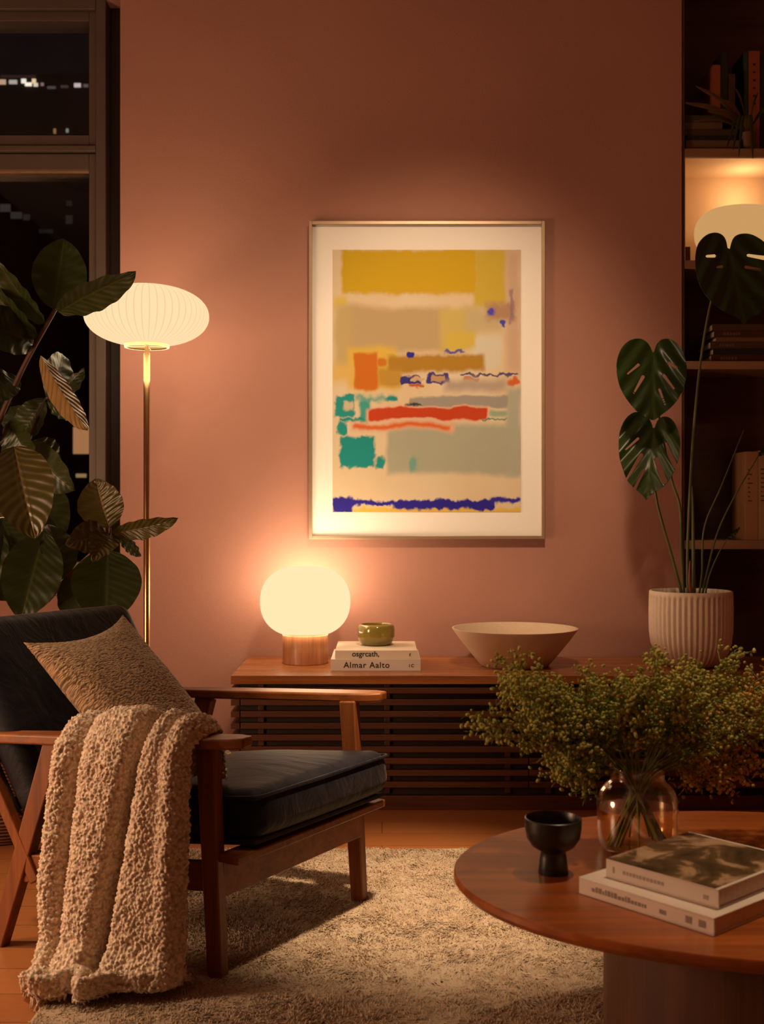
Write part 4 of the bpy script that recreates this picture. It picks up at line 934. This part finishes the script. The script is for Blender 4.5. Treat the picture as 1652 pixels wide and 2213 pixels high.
for tx, ty in ((1597,340), (1628,343), (1572,318), (1585,325)):
    p = curve3([cr_, U((tx+1618)/2, 250, WALL-.03), U(tx, ty, WALL-.035)], 14); m_ = len(p); wd = np.sin(np.linspace(.15, PI*.97, m_))**.7*.018
    sdv = A(.9,.1,.3); g = G().grid(np.stack([p-sdv*wd[:, None]/2, p+A(0,-.003,0), p+sdv*wd[:, None]/2], 1)); build('leaf', g, m_leaf, tr, smooth=180, uv=np.tile([[0,.5],[.5,.5],[1,.5]], (m_, 1)))
# pebble lamp
ld = WALL+.135; lc = A(X_(1608, ld), ld, sz1); lr = 106/F*ld; lh = Z_(446, ld)-sz1
pl = thing('pebble_lamp', 'large glowing pebble shaped lamp inside the lit bookcase niche', 'lamp', lc)
prof = []
for i in range(33):
    a = -PI/2+PI*i/32; r = lr*abs(math.cos(a))**.62; z = lh/2+.012+(lh/2-.012)*math.copysign(abs(math.sin(a))**.9, math.sin(a)); prof.append((r, z))
m_peb = M_emit('lit_fabric', (1., .54, .20), .60, (0,0,0), .9)
build('shade', G().lathe([(p_[0] if p_[0] > 1e-4 else 0, p_[1]) for p_ in prof], lc, 72, 1., .60), m_peb, pl, smooth=180)
build('foot', G().lathe([(0,0), (.09,0), (.09,.014), (0,.014)], lc, 40, 1, .7), m_brass, pl)
bxd = WALL+.06
tag(build('small_box', G().box(max(X_(1474,bxd), ax0+.014), X_(1493,bxd), bxd, bxd+.08, sz1+.0003, Z_(533,bxd)), cover('dark_box', (.16,.06,.025)), None, .002), 'small dark box beside the glowing lamp in the bookcase niche', 'box')
# dark niche: flat books
z = sz2; yb = WALL+.05
for i, (xa, xb, h_, cl) in enumerate(((1538,1700,17,'maroon'), (1542,1690,13,'black'), (1536,1696,15,'brown'), (1548,1680,9,'tan'), (1544,1700,14,'maroon'), (1540,1686,14,'brown'))):
    nm = ('maroon book at the bottom of the pile in the dark niche', 'black book second from the bottom in the dark niche pile', 'brown book third from the bottom in the dark niche pile', 'thin tan book third from the top in the dark niche pile', 'maroon book second from the top in the dark niche pile', 'brown book on top of the pile below the monstera leaf')[i]
    hh = h_/F*yb; b = book('book', nm, 'book', (X_(xa,yb), yb, z+.0002), (X_(xb,yb)-X_(xa,yb),0,0), (0,.19,0), (0,0,hh), dk[cl], 'pile of books in the dark niche')
    if i in (0, 2, 4):
        g = G(); x_ = X_(xa+20, yb)
        for k in range(6): w_ = rnd.uniform(.004,.010); g.box(x_, x_+w_, yb-.0006, yb-.0001, z+hh*.3, z+hh*.7); x_ += w_+.004
        build('spine_lettering', g, dk['tan'], b, smooth=0)
    z += hh+.0004
# pale upright books
yv = WALL+.05
for xa, xb, yt, cl, lb in ((1612,1639,976,'peach','pale peach upright book on the shelf behind the monstera stems'), (1640,1664,974,'cream','cream upright book right of the pale peach one'), (1665,1690,985,'tan','tan upright book at the right end beyond the cream one')):
    x0_, x1_ = X_(xa, yv), X_(xb, yv); hh = Z_(yt, yv)-sz3
    b = book('book', lb, 'book', (x0_, yv, sz3+.0002), (0,0,hh), (0,.18,0), (x1_-x0_,0,0), dk[cl], 'pale upright books on the low shelf')
    if cl != 'tan':
        g = G()
        for k in range(8): zz = sz3+hh*(.80-.05*k); g.box(x0_+.010, x0_+.010+rnd.uniform(.006,.02), yv-.0006, yv-.0001, zz-.005, zz)
        build('spine_lettering', g, dk['brown'], b, smooth=0)

# ------------------------------------------------------------------ night outside
bd = 40.; bl = thing('distant_building', 'dark building across the night street with a row of lit windows', 'building', (-16, bd+3, -6))
m_night = M_plain('night_facade', (.02,.022,.03), .9, .5, .3)
build('facade', G().box(-34, -2, bd, bd+6, -6, Z_(160, bd)), m_night, bl, smooth=0)
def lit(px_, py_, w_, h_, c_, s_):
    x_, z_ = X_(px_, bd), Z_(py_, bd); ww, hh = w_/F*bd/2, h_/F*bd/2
    build('window_or_glow_patch', G().box(x_-ww, x_+ww, bd-.06, bd-.01, z_-hh, z_+hh), M_emit('night_glow', c_, s_), bl, smooth=0)
for a in ((6,178,14,10,(1,.62,.38),.55), (29,178,17,8,(1,.85,.7),.45), (52,176,10,9,(1,.9,.75),1.), (62,183,14,7,(1,.85,.65),1.2), (74,176,8,9,(1,.75,.4),.9), (78,184,9,7,(1,.8,.6),.8), (92,183,6,6,(1,.6,.5),.25), (112,190,18,5,(.8,.7,.6),.08), (140,188,16,5,(.7,.5,.4),.06), (168,185,14,8,(1,.8,.75),.6), (186,186,10,6,(.8,.6,.6),.12), (40,166,76,5,(.6,.3,.2),.04), (119,284,5,10,(1,.5,.2),.25), (146,283,5,8,(.9,.8,.7),.25)):
    lit(*a)
for px_, py_, w_, h_, s_ in ((12,450,22,16,.035), (36,466,24,14,.03), (58,470,14,12,.02), (150,475,14,18,.016), (150,440,12,10,.012), (100,500,30,8,.01), (178,945,34,56,.0), ):
    if s_: lit(px_, py_, w_, h_, (.9,.75,.62), s_)  # dim glow panels added for a faint grey haze in the pane
lit(176, 952, 34, 58, (.95,.42,.16), .42); lit(176, 1028, 22, 8, (1,.6,.25), .3)  # larger orange glow panel stands in for a reflection in the pane

# ------------------------------------------------------------------ lights
def point(name, loc, w_, r_, col=WARM):
    l = bpy.data.lights.new(name, 'POINT'); l.energy = w_; l.shadow_soft_size = r_; l.color = col; l.use_soft_falloff = False; o = bpy.data.objects.new(name, l); o.location = tuple(loc); C.objects.link(o); return o
LW = (1., .70, .42)
LE = [12.5, 8.5, 1.1, 95, 0, 780, 340, 220, 160]
point('table_lamp_light', tl+A(0,0,.262), LE[0], .177, LW)
point('floor_lamp_light', (fl[0], fl[1], (zt_s+zb_s)/2), LE[1], .232, LW)
point('niche_light', (lc[0]+.01, ld+.02, sz1+lh+.05), LE[2], .025, (1,.60,.28))
def spot(name, loc, aim, w_, ang, r_=.06, blend=1.):
    l = bpy.data.lights.new(name, 'SPOT'); l.energy = w_; l.shadow_soft_size = r_; l.color = LW; l.spot_size = math.radians(ang); l.spot_blend = blend
    o = bpy.data.objects.new(name, l); o.location = loc; o.rotation_euler = (Vector(aim)-Vector(loc)).to_track_quat('-Z', 'Y').to_euler(); C.objects.link(o); return o
point('left_fill_light', (-2.52, 2.1, .85), LE[3], .33, LW)  # unseen fill added beyond the left edge of the view
spot('rug_fill_spot', (.3, 2.35, 3.25), (.10, 3.14, 0), LE[5], 26)  # unseen spot added to brighten the back of the rug
spot('picture_fill_spot', (.3, 2.4, 3.25), (.18, 4.6, 1.36), LE[6], 47, .15)  # added spot without a fixture, lifts the picture and its mat
spot('chair_fill_spot', (-1.9, 2.5, 3.2), (-.95, 2.75, 0), LE[7], 30)  # unseen spot added to lift the floor left of the chair
spot('table_fill_spot', (.9, 2.3, 3.25), (.78, 2.1, .4), LE[8], 33)  # added overhead fill for the coffee table, no fixture in view
wd = bpy.data.worlds.new('night'); bpy.context.scene.world = wd; wd.use_nodes = True
wd.node_tree.nodes['Background'].inputs[0].default_value = (.25,.32,.6,1); wd.node_tree.nodes['Background'].inputs[1].default_value = .004

# ------------------------------------------------------------------ camera
cam = bpy.data.cameras.new('camera'); co = bpy.data.objects.new('camera', cam); C.objects.link(co)
co.location = (0, 0, H); co.rotation_euler = (PI/2, 0, 0); cam.sensor_fit = 'VERTICAL'; cam.sensor_height = 36; cam.lens = 36*F/2213; cam.clip_start = .05; cam.clip_end = 200
cam.dof.use_dof = True; cam.dof.focus_distance = 3.3; cam.dof.aperture_fstop = 5.6
sc = bpy.context.scene; sc.camera = co
sc.view_settings.view_transform = 'Standard'; sc.view_settings.look = 'None'; sc.view_settings.gamma = 1; sc.view_settings.exposure = 0.; sc.view_settings.use_curve_mapping = False
try:
    cy = sc.cycles; cy.use_denoising = True; cy.use_adaptive_sampling = True; cy.adaptive_threshold = .015; cy.denoiser = 'OPENIMAGEDENOISE'; cy.max_bounces = 10; cy.diffuse_bounces = 5; cy.glossy_bounces = 4; cy.transmission_bounces = 8; cy.transparent_max_bounces = 16
    cy.sample_clamp_indirect = 4.; cy.caustics_reflective = False; cy.caustics_refractive = False
except Exception as e: print(e)
